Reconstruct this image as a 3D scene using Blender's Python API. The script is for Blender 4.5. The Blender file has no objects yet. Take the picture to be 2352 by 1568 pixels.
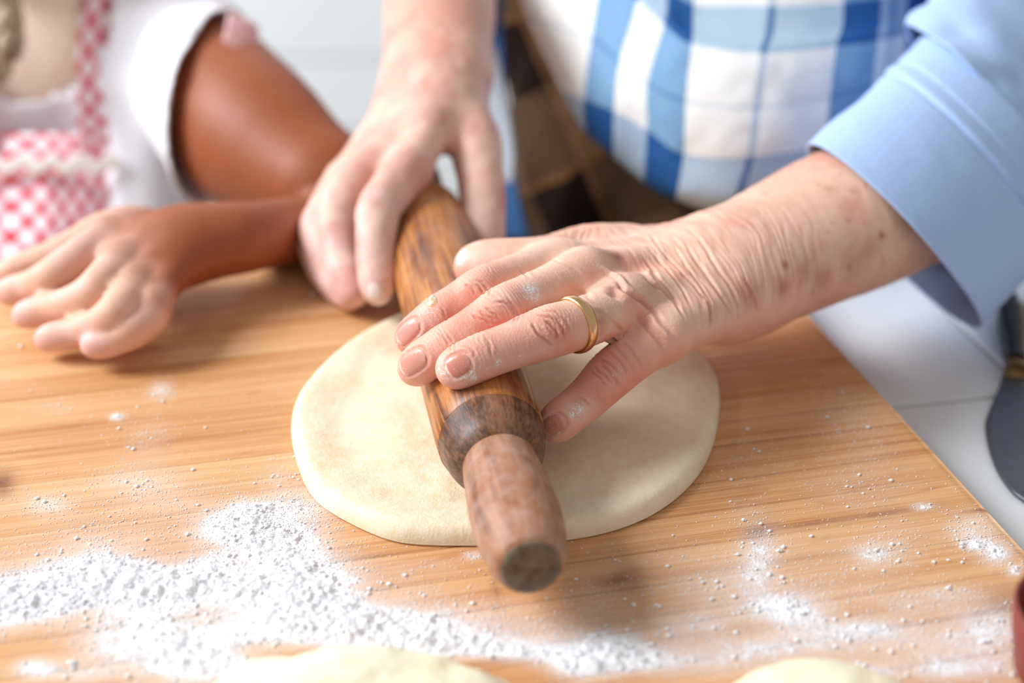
import bpy, math, random
import numpy as np
from mathutils import Vector, Matrix

import time; T0 = time.time()
random.seed(7); RNG = np.random.default_rng(11)
SC = bpy.context.scene
COL = SC.collection
# ------------------------------------------------------------------ camera, world, light, exposure
B = 0.80                       # height of the board's top
PITCH = math.radians(28.0)
FPX = 50.0 / 36.0 * 2352
CAMZ = B + 0.342
cd = bpy.data.cameras.new('camera'); cam = bpy.data.objects.new('camera', cd); COL.objects.link(cam)
cam.location = (0, 0, CAMZ); cam.rotation_euler = (math.pi / 2 - PITCH, 0, 0)
cd.lens = 50; cd.sensor_width = 36; cd.clip_start = 0.02
cd.dof.use_dof = True; cd.dof.focus_distance = 0.594; cd.dof.aperture_fstop = 3.5
cd.dof.aperture_blades = 0
SC.camera = cam
SC.view_settings.view_transform = 'Standard'; SC.view_settings.look = 'None'
SC.view_settings.gamma = 1.0; SC.view_settings.use_curve_mapping = False
SC.view_settings.exposure = 0.0
SC.cycles.use_denoising = True
wd = bpy.data.worlds.new('daylight'); SC.world = wd; wd.use_nodes = True
wd.node_tree.nodes['Background'].inputs[0].default_value = (1.0, 0.965, 0.93, 1)
wd.node_tree.nodes['Background'].inputs[1].default_value = 0.42

def area(name, loc, target, sx, sy, power, col):
    l = bpy.data.lights.new(name, 'AREA'); l.shape = 'RECTANGLE'; l.size = sx; l.size_y = sy
    l.energy = power; l.color = col
    o = bpy.data.objects.new(name, l); COL.objects.link(o); o.location = loc
    o.rotation_euler = (Vector(target) - Vector(loc)).to_track_quat('-Z', 'Y').to_euler()
    return o
area('window_daylight', (-2.3, 0.72, B + 1.85), (0.1, 0.6, B), 1.25, 1.25, 122, (0.95, 0.975, 1.0))
area('wall_fill', (-1.9, 1.9, B + 0.9), (-0.2, 2.75, B - 0.1), 1.2, 1.6, 22, (0.90, 0.96, 1.0))  # added fill lamp, no source seen; brightens the back wall

# ------------------------------------------------------------------ camera geometry (pixel -> place in the room)
SP, CP = math.sin(PITCH), math.cos(PITCH)
def pt(px, py, d):
    a = (px - 1176) / FPX; v = (784 - py) / FPX
    return np.array([a * d, d * (CP + v * SP), CAMZ + d * (-SP + v * CP)])
def pl(px, py, z=0.0):                  # on the level z above the board's top
    v = (784 - py) / FPX
    d = (0.342 - z) / (SP - v * CP)
    return pt(px, py, d)
def proj(P):
    P = np.asarray(P); y = P[..., 1]; z = P[..., 2] - CAMZ
    d = y * CP - z * SP
    v = (y * SP + z * CP) / d
    return 1176 + FPX * P[..., 0] / d, 784 - FPX * v, d
def nrm(v):
    v = np.asarray(v, float); return v / np.linalg.norm(v)

# ------------------------------------------------------------------ objects
def empty(name, loc, label=None, cat=None, group=None, rotz=0.0, kind=None):
    o = bpy.data.objects.new(name, None); COL.objects.link(o); o.location = loc
    o.rotation_euler = (0, 0, rotz); o.empty_display_size = 0.02
    tag(o, label, cat, group, kind); return o
def tag(o, label=None, cat=None, group=None, kind=None):
    if label: o['label'] = label
    if cat: o['category'] = cat
    if group: o['group'] = group
    if kind: o['kind'] = kind
    return o
def make(name, V, F, mat, parent=None, smooth=True, uv=None, attrs=None, local=False, label=None):
    V = np.asarray(V, np.float32).copy()
    me = bpy.data.meshes.new(name)
    if parent is not None and not local:
        V -= np.array(parent_origin(parent), np.float32)
    if isinstance(F, np.ndarray):
        n, k = F.shape
        me.vertices.add(len(V)); me.vertices.foreach_set('co', V.ravel())
        me.loops.add(n * k); me.loops.foreach_set('vertex_index', F.ravel().astype(np.int32))
        me.polygons.add(n); me.polygons.foreach_set('loop_start', np.arange(0, n * k, k, dtype=np.int32))
        me.update(calc_edges=True)
    else:
        me.from_pydata([tuple(v) for v in V], [], F); me.update()
    if smooth: me.polygons.foreach_set('use_smooth', np.ones(len(me.polygons), bool))
    if uv is not None:
        l = me.uv_layers.new(name='UVMap'); vi = np.empty(len(me.loops), np.int32)
        me.loops.foreach_get('vertex_index', vi)
        l.data.foreach_set('uv', np.asarray(uv, np.float32)[vi].ravel())
    for k_, a in (attrs or {}).items():
        a = np.asarray(a, np.float32)
        if a.ndim == 1:
            at = me.attributes.new(k_, 'FLOAT', 'POINT'); at.data.foreach_set('value', a)
        else:
            at = me.attributes.new(k_, 'FLOAT_COLOR', 'POINT')
            at.data.foreach_set('color', np.concatenate([a, np.ones((len(a), 1), np.float32)], 1).ravel())
    me.materials.append(mat); me.validate()
    o = bpy.data.objects.new(name, me); COL.objects.link(o)
    if parent is not None: o.parent = parent
    if label: o['label'] = label
    return o
ORIG = {}
def parent_origin(p):
    x = np.zeros(3)
    while p is not None:
        x += np.array(p.location); p = p.parent
    return x

# ------------------------------------------------------------------ numpy noise, signed distance modelling
def _h(ix, iy, iz, s):
    n = (ix * 374761393 + iy * 668265263 + iz * 2147483647 + s * 974634777) & 0xffffffff
    n = ((n ^ (n >> 13)) * 1274126177) & 0xffffffff
    return ((n ^ (n >> 16)) & 0xffff) / 65535.0
def vnoise(P, seed=0):
    P = np.asarray(P, float); I = np.floor(P).astype(np.int64); f = P - I; f = f * f * (3 - 2 * f)
    r = 0
    for dx in (0, 1):
        wx = f[:, 0] if dx else 1 - f[:, 0]
        for dy in (0, 1):
            wy = f[:, 1] if dy else 1 - f[:, 1]
            for dz in (0, 1):
                wz = f[:, 2] if dz else 1 - f[:, 2]
                r = r + wx * wy * wz * _h(I[:, 0] + dx, I[:, 1] + dy, I[:, 2] + dz, seed)
    return r
def fbm(P, o=3, seed=0):
    r = 0; a = 0.5; t = 0
    for k in range(o):
        r = r + a * vnoise(P * (2.03 ** k), seed + k * 17); t += a; a *= 0.5
    return r / t
def sm(x, a, b):
    t = np.clip((x - a) / (b - a), 0, 1); return t * t * (3 - 2 * t)
def smin(a, b, k):
    h = np.clip(0.5 + 0.5 * (b - a) / k, 0, 1)
    return b + (a - b) * h - k * h * (1 - h)
def cap(P, a, b, ra, rb, n=None, fl=1.0):
    ab = b - a; t = np.clip(((P - a) @ ab) / max(ab @ ab, 1e-12), 0, 1)
    off = P - a - t[:, None] * ab
    d2 = (off * off).sum(1)
    if n is not None:
        c = off @ n; d2 = d2 + c * c * (1 / fl ** 2 - 1)
    return np.sqrt(d2) - (ra + t * (rb - ra))
def ell(P, c, ax, r):
    q = (P - c) @ np.array(ax).T / np.array(r)
    k = np.sqrt((q * q).sum(1)); return (k - 1) * min(r)
def spline(pts, m=4):
    pts = np.array(pts, float); n = len(pts)
    e = np.vstack([2 * pts[0] - pts[1], pts, 2 * pts[-1] - pts[-2]]); out = []
    for i in range(n - 1):
        p0, p1, p2, p3 = e[i], e[i + 1], e[i + 2], e[i + 3]
        for j in range(m):
            t = j / m
            out.append(0.5 * (2 * p1 + (p2 - p0) * t + (2 * p0 - 5 * p1 + 4 * p2 - p3) * t * t + (3 * p1 - p0 - 3 * p2 + p3) * t ** 3))
    out.append(pts[-1]); return np.array(out)
def cull(P, lo, hi, fn, m=0.012):
    q = np.maximum(np.maximum(lo - P, P - hi), 0); bd_ = np.sqrt((q * q).sum(1)); ins = bd_ < m
    out = bd_ + 0.004
    if ins.any(): out[ins] = fn(P[ins])
    return out
def cchain(P, nodes, k, n=None, fl=1.0):
    r = nodes[:, 3].max(); return cull(P, nodes[:, :3].min(0) - r, nodes[:, :3].max(0) + r, lambda p: chain(p, nodes, k, n, fl))
def chain(P, nodes, k, n=None, fl=1.0):
    d = None
    for i in range(len(nodes) - 1):
        a, b = nodes[i], nodes[i + 1]
        e = cap(P, a[:3], b[:3], a[3], b[3], n, fl)
        d = e if d is None else smin(d, e, k)
    return d
def nets(f, lo, hi, h, s=6):
    lo = np.array(lo); n = (np.ceil((np.array(hi) - lo) / h / s).astype(int) + 1)
    cx = [lo[i] + (np.arange(n[i]) * s + (s - 1) / 2) * h for i in range(3)]
    G = np.stack(np.meshgrid(*cx, indexing='ij'), -1).reshape(-1, 3)
    c = np.concatenate([f(g) for g in np.array_split(G, max(1, len(G) // 60000))])
    near = np.abs(c).reshape(n) < s * h * 1.9
    F = np.repeat(np.repeat(np.repeat(c.reshape(n), s, 0), s, 1), s, 2).astype(np.float32)
    M = np.repeat(np.repeat(np.repeat(near, s, 0), s, 1), s, 2)
    I = np.argwhere(M); X = lo + I * h
    v = np.concatenate([f(g) for g in np.array_split(X, max(1, len(X) // 60000))])
    F[I[:, 0], I[:, 1], I[:, 2]] = v
    S = F < 0; N = np.array(F.shape)
    A = np.zeros(N - 1, bool); B_ = np.ones(N - 1, bool)
    sl = lambda d: slice(d, None) if d else slice(None, -1)
    for dx in (0, 1):
        for dy in (0, 1):
            for dz in (0, 1):
                q = S[sl(dx), sl(dy), sl(dz)]; A |= q; B_ &= q
    act = A & ~B_
    C = np.argwhere(act); idx = np.full(N - 1, -1, np.int64); idx[C[:, 0], C[:, 1], C[:, 2]] = np.arange(len(C))
    acc = np.zeros((len(C), 3)); cnt = np.zeros(len(C))
    corners = [(a, b, c_) for a in (0, 1) for b in (0, 1) for c_ in (0, 1)]
    for p in corners:
        for ax in range(3):
            if p[ax]: continue
            q = list(p); q[ax] = 1
            fa = F[C[:, 0] + p[0], C[:, 1] + p[1], C[:, 2] + p[2]]; fb = F[C[:, 0] + q[0], C[:, 1] + q[1], C[:, 2] + q[2]]
            m = (fa < 0) != (fb < 0); t = np.where(m, fa / np.where(m, fa - fb, 1), 0)
            pos = C + np.array(p, float); pos[:, ax] += t
            acc[m] += pos[m]; cnt[m] += 1
    V = lo + acc / cnt[:, None] * h
    Q = []
    for ax in range(3):
        a = S[tuple(slice(None, -1) if i == ax else slice(None) for i in range(3))]
        b = S[tuple(slice(1, None) if i == ax else slice(None) for i in range(3))]
        E = np.argwhere(a != b); u, w = (ax + 1) % 3, (ax + 2) % 3
        ok = (E[:, u] > 0) & (E[:, w] > 0) & (E[:, u] < N[u] - 1) & (E[:, w] < N[w] - 1); E = E[ok]
        ins = S[E[:, 0], E[:, 1], E[:, 2]]
        def cc(du, dw):
            e = E.copy(); e[:, u] += du; e[:, w] += dw; return idx[e[:, 0], e[:, 1], e[:, 2]]
        q = np.stack([cc(-1, -1), cc(0, -1), cc(0, 0), cc(-1, 0)], 1)
        q[~ins] = q[~ins][:, ::-1]; Q.append(q)
    Q = np.concatenate(Q); Q = Q[(Q >= 0).all(1)]
    return V, Q
def subdiv(V, Q):
    n = len(V); E = np.concatenate([Q[:, [i, (i + 1) % 4]] for i in range(4)]); E = np.sort(E, 1)
    key = E[:, 0] * n + E[:, 1]; u, inv = np.unique(key, return_inverse=True)
    mid = (V[u // n] + V[u % n]) / 2; fc = V[Q].mean(1); m = len(Q)
    e = inv.reshape(4, m).T + n; c = np.arange(m) + n + len(u)
    q = np.concatenate([np.stack([Q[:, i], e[:, i], c, e[:, (i + 3) % 4]], 1) for i in range(4)])
    return np.concatenate([V, mid, fc]), q
def grad(f, P, e=4e-4):
    k = np.array([[1, -1, -1], [-1, -1, 1], [-1, 1, -1], [1, 1, 1]], float)
    g = 0
    for q in k: g = g + q * f(P + q * e)[:, None]
    return g / (4 * e)
def snap(f, V, it=2):
    for _ in range(it):
        out = []
        for P in np.array_split(V, max(1, len(V) // 60000)):
            g = grad(f, P); d = f(P)
            out.append(P - np.clip(d / np.maximum((g * g).sum(1), 0.25), -0.003, 0.003)[:, None] * g)
        V = np.concatenate(out)
    N = np.concatenate([grad(f, P) for P in np.array_split(V, max(1, len(V) // 60000))])
    return V, N / np.linalg.norm(N, axis=1)[:, None]
def sculpt(f, lo, hi, h, subs):
    V, Q = nets(f, lo, hi, h)
    V, _ = snap(f, V, 2)
    for _ in range(subs): V, Q = subdiv(V, Q)
    V, N = snap(f, V, 2)
    return V, Q, N

# ------------------------------------------------------------------ materials
class NT:
    def __init__(s, name):
        s.m = bpy.data.materials.new(name); s.m.use_nodes = True; s.t = s.m.node_tree
        s.b = s.t.nodes['Principled BSDF']
    def n(s, typ, **kw):
        o = s.t.nodes.new(typ)
        for k, v in kw.items():
            if k.startswith('_'): setattr(o, k[1:], v)
            else: s.set(o, k, v)
        return o
    def set(s, node, key, v):
        key = int(key[1:]) if key[0] == 'i' and key[1:].isdigit() else key.replace('_', ' ')
        inp = node.inputs[key]
        if isinstance(v, bpy.types.NodeSocket): s.t.links.new(v, inp)
        elif isinstance(v, bpy.types.Node): s.t.links.new(v.outputs[0], inp)
        else:
            if isinstance(v, (tuple, list)) and len(v) == 3 and inp.type == 'RGBA': v = (*v, 1)
            inp.default_value = v
    def P(s, **kw):
        for k, v in kw.items(): s.set(s.b, k, v)
        return s.m
    def math(s, op, a, b=0.0, c=None, clamp=False):
        o = s.t.nodes.new('ShaderNodeMath'); o.operation = op; o.use_clamp = clamp
        s.set(o, 'i0', a); s.set(o, 'i1', b)
        if c is not None: s.set(o, 'i2', c)
        return o.outputs[0]
    def mix(s, fac, a, b, mode='MIX'):
        o = s.t.nodes.new('ShaderNodeMix'); o.data_type = 'RGBA'; o.blend_type = mode; o.clamp_factor = True
        s.set(o, 'i0', fac); s.set(o, 'i6', a); s.set(o, 'i7', b); return o.outputs[2]
    def ramp(s, fac, stops, interp='LINEAR'):
        o = s.t.nodes.new('ShaderNodeValToRGB'); o.color_ramp.interpolation = interp
        el = o.color_ramp.elements
        while len(el) < len(stops): el.new(0.5)
        for e, (p, c) in zip(el, stops):
            e.position = p; e.color = (*c, 1) if len(c) == 3 else c
        s.set(o, 'i0', fac); return o.outputs[0]
    def coord(s, kind='Object', scale=(1, 1, 1), rot=(0, 0, 0)):
        t = s.t.nodes.new('ShaderNodeTexCoord'); m = s.t.nodes.new('ShaderNodeMapping')
        s.t.links.new(t.outputs[kind], m.inputs[0]); m.inputs['Scale'].default_value = scale
        m.inputs['Rotation'].default_value = rot; return m.outputs[0]
    def noise(s, vec, scale, detail=3, rough=0.5, dist=0.0):
        return s.n('ShaderNodeTexNoise', Vector=vec, Scale=scale, Detail=detail, Roughness=rough, Distortion=dist).outputs[0]
    def attr(s, name, out=2):
        a = s.t.nodes.new('ShaderNodeAttribute'); a.attribute_name = name; return a.outputs[out]
    def bump(s, h, strength, dist, normal=None):
        kw = dict(Height=h, Strength=strength, Distance=dist)
        if normal is not None: kw['Normal'] = normal
        return s.n('ShaderNodeBump', **kw).outputs[0]
def srgb(r, g, b):
    f = lambda c: (c / 255 / 12.92) if c <= 10 else ((c / 255 + 0.055) / 1.055) ** 2.4
    return (f(r), f(g), f(b))
FLOUR = srgb(247, 247, 251)

def skin_mat(name, deep=(0.55, 0.22, 0.14), sss=0.12):
    m = NT(name); co = m.coord('Object')
    base = m.attr('tone', 0)
    n1 = m.noise(co, 120, 4, 0.6); n2 = m.noise(co, 700, 3, 0.6)
    c = m.mix(m.math('MULTIPLY', m.ramp(n1, [(0.42, (0, 0, 0)), (0.68, (1, 1, 1))]), 0.35), base, m.mix(1.0, base, (0.88, 0.70, 0.66), 'MULTIPLY'))
    fl = m.attr('flour')
    s1 = m.noise(co, 1500, 2, 0.6); s2 = m.noise(co, 450, 2, 0.6)
    th = m.math('SUBTRACT', 0.76, m.math('MULTIPLY', fl, 0.34))
    spk = m.math('MULTIPLY', m.math('SUBTRACT', m.math('MULTIPLY_ADD', s1, 0.62, m.math('MULTIPLY', s2, 0.38)), th), 16, clamp=True)
    spk = m.math('MAXIMUM', m.math('MULTIPLY', spk, 0.9), m.math('MULTIPLY', m.math('MULTIPLY', fl, fl), m.math('MULTIPLY', s2, 0.7)))
    c = m.mix(spk, c, FLOUR)
    vo = m.n('ShaderNodeTexVoronoi', Vector=co, Scale=900.0).outputs[0]
    bp = m.bump(vo, 0.22, 0.0004)
    bp = m.bump(n2, 0.25, 0.0005, bp)
    bp = m.bump(spk, 0.6, 0.0003, bp)
    return m.P(Base_Color=c, Roughness=0.52, Subsurface_Weight=sss, Subsurface_Radius=(1.0, 0.35, 0.18),
               Subsurface_Scale=0.004, Normal=bp, Specular_IOR_Level=0.42)
M_SKIN = skin_mat('older_skin')
M_SKIN_CHILD = skin_mat('child_skin')

def nail_mat():
    m = NT('nail'); co = m.coord('Object')
    s1 = m.noise(co, 1400, 2, 0.6)
    spk = m.math('MULTIPLY', m.math('SUBTRACT', s1, 0.66), 14, clamp=True)
    base = m.attr('tone', 0)
    return m.P(Base_Color=m.mix(m.math('MULTIPLY', spk, 0.8), base, FLOUR), Roughness=0.3, Subsurface_Weight=0.08, Subsurface_Radius=(1, .4, .3),
               Subsurface_Scale=0.002, Coat_Weight=0.15, Coat_Roughness=0.25)
M_NAIL = nail_mat()

def board_mat():
    m = NT('bamboo')
    t = m.attr('tint')
    co = m.coord('Object', (1, 1, 1))
    off = m.n('ShaderNodeCombineXYZ', X=m.math('MULTIPLY', t, 7.3), Y=m.math('MULTIPLY', t, 3.1), Z=0.0)
    v = m.n('ShaderNodeVectorMath', _operation='ADD', i0=co, i1=off.outputs[0]).outputs[0]
    def sc(x, y):
        mp = m.n('ShaderNodeMapping', Vector=v); mp.inputs['Scale'].default_value = (x, y, 1); return mp.outputs[0]
    fine = m.noise(sc(9, 900), 1.0, 4, 0.65, 0.3)
    mid = m.noise(sc(5, 170), 1.0, 4, 0.6, 0.4)
    wide = m.noise(sc(2.2, 34), 1.0, 3, 0.55, 0.6)
    blot = m.noise(sc(16, 75), 1.0, 4, 0.65, 0.9)
    f = m.math('ADD', m.math('MULTIPLY', fine, 0.42), m.math('MULTIPLY', mid, 0.32))
    f = m.math('ADD', f, m.math('MULTIPLY', wide, 0.26))
    f = m.math('ADD', f, m.math('MULTIPLY', m.math('SUBTRACT', t, 0.5), 0.10))
    c = m.ramp(f, [(0.34, srgb(178, 114, 64)), (0.44, srgb(206, 150, 98)), (0.53, srgb(218, 168, 118)), (0.66, srgb(232, 192, 148))])
    c = m.mix(m.ramp(blot, [(0.60, (0, 0, 0)), (0.78, (0.55, 0.55, 0.55))]), c, srgb(160, 88, 42))
    c = m.mix(m.attr('knot'), c, srgb(120, 62, 32))
    fl = m.attr('flour')
    g = m.noise(co, 1100, 3, 0.65); g2 = m.noise(co, 230, 4, 0.6); g3 = m.noise(co, 70, 3, 0.6)
    q = m.math('ADD', m.math('MULTIPLY', g, 0.46), m.math('ADD', m.math('MULTIPLY', g2, 0.34), m.math('MULTIPLY', g3, 0.20)))
    th = m.math('SUBTRACT', 0.735, m.math('MULTIPLY', fl, 0.40))
    k = m.math('MULTIPLY', m.math('SUBTRACT', q, th), 9, clamp=True)
    k2 = m.math('MULTIPLY', m.math('POWER', fl, 1.35), m.math('ADD', m.math('MULTIPLY', g3, 0.9), m.math('MULTIPLY', g, 0.6)), clamp=True)
    k = m.math('MAXIMUM', k, k2)
    k = m.math('MULTIPLY', k, 0.93)
    c = m.mix(k, c, FLOUR)
    b = m.bump(fine, 0.25, 0.0004); b = m.bump(k, 0.5, 0.0007, b)
    return m.P(Base_Color=c, Roughness=m.math('ADD', 0.42, m.math('MULTIPLY', k, 0.45)), Normal=b, Specular_IOR_Level=0.35)
M_BOARD = board_mat()

def flour_mat():
    m = NT('flour'); co = m.coord('Object')
    n = m.noise(co, 900, 4, 0.7); n2 = m.noise(co, 260, 3, 0.6)
    b = m.bump(n, 0.45, 0.0005); b = m.bump(n2, 0.3, 0.0008, b)
    return m.P(Base_Color=FLOUR, Roughness=0.95, Normal=b, Specular_IOR_Level=0.1, Subsurface_Weight=0.35, Subsurface_Radius=(1, 1, 1), Subsurface_Scale=0.003)
M_FLOUR = flour_mat()

def dough_mat(name, c1, c2):
    m = NT(name); co = m.coord('Object')
    n = m.noise(co, 35, 4, 0.6); n2 = m.noise(co, 240, 4, 0.65); n3 = m.noise(co, 1200, 2, 0.6)
    c = m.mix(m.ramp(n, [(0.35, (0, 0, 0)), (0.65, (1, 1, 1))]), c1, c2)
    c = m.mix(m.math('MULTIPLY', m.ramp(n2, [(0.42, (0, 0, 0)), (0.7, (1, 1, 1))]), 0.4), c, srgb(250, 246, 236))
    b = m.bump(n2, 0.35, 0.0015); b = m.bump(n3, 0.35, 0.0005, b)
    return m.P(Base_Color=c, Roughness=0.62, Normal=b, Subsurface_Weight=0.25, Subsurface_Radius=(1, 0.8, 0.5), Subsurface_Scale=0.004, Specular_IOR_Level=0.3)
M_DOUGH = dough_mat('rolled_dough', srgb(234, 216, 180), srgb(244, 232, 204))
M_DOUGH2 = dough_mat('raw_dough', srgb(243, 229, 190), srgb(249, 240, 212))

# ------------------------------------------------------------------ setting
def box(name, lo, hi, mat, parent=None, **kw):
    x0, y0, z0 = lo; x1, y1, z1 = hi
    V = [(x, y, z) for x in (x0, x1) for y in (y0, y1) for z in (z0, z1)]
    F = [(0, 1, 3, 2), (4, 6, 7, 5), (0, 4, 5, 1), (2, 3, 7, 6), (0, 2, 6, 4), (1, 5, 7, 3)]
    return make(name, V, F, mat, parent, smooth=False, **kw)
def simple(name, col, rough=0.6, nscale=None, var=0.1, **kw):
    m = NT(name)
    if nscale:
        n = m.noise(m.coord('Object'), nscale, 3)
        c = m.mix(n, tuple(x * (1 - var) for x in col), tuple(min(1, x * (1 + var)) for x in col)); return m.P(Base_Color=c, Roughness=rough, **kw)
    return m.P(Base_Color=col, Roughness=rough, **kw)
M_WALL = simple('painted_boarding', srgb(234, 244, 250), 0.6, 8, 0.02)
M_FLOOR = simple('floor_boards', srgb(150, 120, 95), 0.5, 3, 0.15)
M_GROUT = simple('grout', srgb(196, 180, 158), 0.9, 60, 0.1)
M_TILE = simple('glazed_tile', srgb(232, 236, 240), 0.28, 9, 0.03)
fl_ = box('floor', (-2.6, -1.2, -0.05), (2.6, 3.2, 0.0), M_FLOOR); tag(fl_, kind='structure')
wb = empty('wall_back', (0, 2.75, 0), kind='structure')
for i in range(17):                       # horizontal boarding, each board its own piece
    z0 = 0.02 + i * 0.15
    o = box('plank', (-2.6, -0.012, z0), (2.6, 0.012 + 0.02, z0 + 0.144), M_WALL, wb, local=True)
o = box('backing', (-2.6, 0.02, 0), (2.6, 0.09, 2.6), M_WALL, wb, local=True)

# counter with tiles, turned with the board
CT = B - 0.026
TA = math.radians(10.5)
ct = empty('counter', (0.125, 0.818, 0), 'white tiled kitchen counter under the wooden board', 'counter', rotz=TA)
ctr = np.array([0.125, 0.818])
box('countertop', (-1.0, -0.80, CT - 0.06), (0.75, 0.0, CT - 0.004), M_GROUT, ct, local=True)
box('cabinet_body', (-0.95, -0.76, 0.0), (0.70, -0.06, CT - 0.06), M_TILE, ct, local=True)
p = pl(2220, 916, -0.026)[:2] - ctr          # the joint that shows runs through here
ly = -p[0] * math.sin(TA) + p[1] * math.cos(TA)
def tile_mesh(w, d, hgt=0.004, c=0.0012):
    V = [(0, 0, -hgt), (w, 0, -hgt), (w, d, -hgt), (0, d, -hgt), (0, 0, -c), (w, 0, -c), (w, d, -c), (0, d, -c), (c, c, 0), (w - c, c, 0), (w - c, d - c, 0), (c, d - c, 0)]
    F = [(0, 1, 5, 4), (1, 2, 6, 5), (2, 3, 7, 6), (3, 0, 4, 7), (4, 5, 9, 8), (5, 6, 10, 9), (6, 7, 11, 10), (7, 4, 8, 11), (8, 9, 10, 11)]
    return V, F
jx = pl(2362, 900, -0.026)[:2] - ctr; lx = jx[0] * math.cos(TA) + jx[1] * math.sin(TA)
tm = None
TS = 0.20
for i in range(-5, 4):
    for j in range(-5, 5):
        x0 = lx + i * TS; y0 = ly + j * TS
        if x0 < -1.0 or x0 + TS > 0.76 or y0 < -0.8 or y0 > -0.02: continue
        if y0 + TS > 0.001:                         # the row cut at the counter's back edge
            V, F = tile_mesh(TS - 0.003, -y0 - 0.003); o = make('tile', V, F, M_TILE, ct, smooth=False, local=True); o.location = (x0 + 0.0015, y0 + 0.0015, CT); continue
        if tm is None:
            V, F = tile_mesh(TS - 0.003, TS - 0.003); o = make('tile', V, F, M_TILE, ct, smooth=False, local=True); tm = o
        else:
            o = bpy.data.objects.new('tile', tm.data); COL.objects.link(o); o.parent = ct
        o.location = (x0 + 0.0015, y0 + 0.0015, CT)

# ------------------------------------------------------------------ flour over the board: where it lies (density)
FB = [  # px, py, rx, ry, weight
 (580,1180,60,30,1.0),(530,1215,80,34,.8),(600,1240,110,50,.55),(650,1290,110,40,.5),(690,1260,70,60,.3),(650,1330,80,30,.5),
 (60,1375,95,42,1.2),(-20,1390,80,50,1.2),(160,1345,80,42,.8),(250,1322,90,42,1.0),(340,1352,100,40,.9),(480,1300,55,25,.8),(430,1345,90,32,.7),
 (550,1352,110,36,.65),(730,1372,90,60,.9),(770,1430,130,40,1.0),(880,1445,150,38,.8),(970,1478,130,26,.8),(440,1520,95,48,1.2),(560,1455,120,32,.6),
 (350,1440,90,40,.45),(250,1475,80,40,.45),(85,1533,40,18,1.0),(640,1410,120,40,.6),(1010,1420,120,46,.35),(1120,1490,150,20,.6),(1270,1505,120,18,.45),
 (300,1390,200,60,.4),(140,1300,200,40,.25),(230,1245,120,40,.22),(110,1160,50,22,.45),(300,1105,80,30,.25),(370,895,26,20,.5),(268,957,14,8,1.0),
 (340,1010,60,80,.16),(130,935,60,20,.14),(700,1200,60,60,.3),(650,1110,60,50,.22),(380,1150,100,40,.2),(800,1320,90,50,.25),
 (1740,1300,46,60,.5),(1790,1395,80,40,.75),(1760,1240,40,40,.25),(1870,1430,60,40,.4),(1640,1360,80,60,.28),(1335,1530,70,26,.9),(1390,1480,60,30,.5),(1420,1500,110,34,.5),
 (1700,1510,150,40,.45),(2000,1270,46,22,.5),(2050,1250,60,50,.2),(2235,1215,55,34,.55),(2290,1270,36,26,.8),(2245,1250,26,12,.8),(2330,1310,14,10,1.),(2120,1163,22,6,1.1),(2000,1440,80,24,.55),
 (2110,1490,160,60,.42),(2260,1430,100,50,.5),(1960,1548,70,18,.8),(1940,950,60,60,.12),(2000,1010,50,60,.12),(1350,1380,60,50,.2),(1500,1440,140,60,.22),(1090,1275,22,8,.8),
 (330,1500,150,30,.35),(200,1548,120,24,.45),(600,1530,90,20,.5),(1250,1460,160,40,.3),(1480,1525,120,25,.5),(1600,1440,90,30,.35),(1830,1480,140,30,.45),(2180,1540,120,22,.5),(2080,1380,90,24,.3),(2190,1360,60,16,.3),(1720,1180,40,30,.14),(1000,1300,80,20,.14),(700,1160,70,30,.3),(1960,1120,120,60,.14),(1560,1300,150,60,.12),(1900,1330,200,80,.18),(1150,1430,120,50,.2),(300,1200,260,90,.12),(1700,1060,60,60,.08),(940,1350,80,60,.12),(2300,1500,100,60,.3)]
def flour_density(P):
    x, y, d = proj(P); D = np.zeros(len(P))
    for bx, by, rx, ry, w in FB:
        D += w * np.exp(-(((x - bx) / rx) ** 2 + ((y - by) / ry) ** 2) * 0.9)
    return D
# ------------------------------------------------------------------ board of bamboo strips
e2 = nrm([(320 - 1176) / (FPX / CP), 1.0, 0]); e1 = np.array([e2[1], -e2[0], 0])
BA = math.atan2(e1[1], e1[0])
q1 = pl(1870, 735); far = pl(1200, 550)
L = np.array([q1[0], q1[1]]); dfar = (far - q1) @ e2
corner = q1 + e2 * dfar                      # far right corner
bd = empty('cutting_board', (corner[0], corner[1], B), 'large flour-dusted bamboo pastry board under the dough', 'cutting board', rotz=BA)
R2 = np.array([e1[:2], e2[:2]])
def b2w(xy):
    return np.stack([corner[0] + xy[:, 0] * e1[0] + xy[:, 1] * e2[0], corner[1] + xy[:, 0] * e1[1] + xy[:, 1] * e2[1], np.full(len(xy), B)], 1)
KN = [(1745,1222,34,26,.55),(1430,1335,60,30,.55),(2300,1390,60,40,.35),(5,1110,30,26,.8),(1140,1330,10,70,.35),(2270,1168,60,3,.5),(1960,1190,180,2.5,.5),(1650,1305,260,5,.35),(500,1500,40,50,.35),(1120,1465,60,14,.3)]
yy = 0.0; k = 0; TH = 0.021
widths = []
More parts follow.
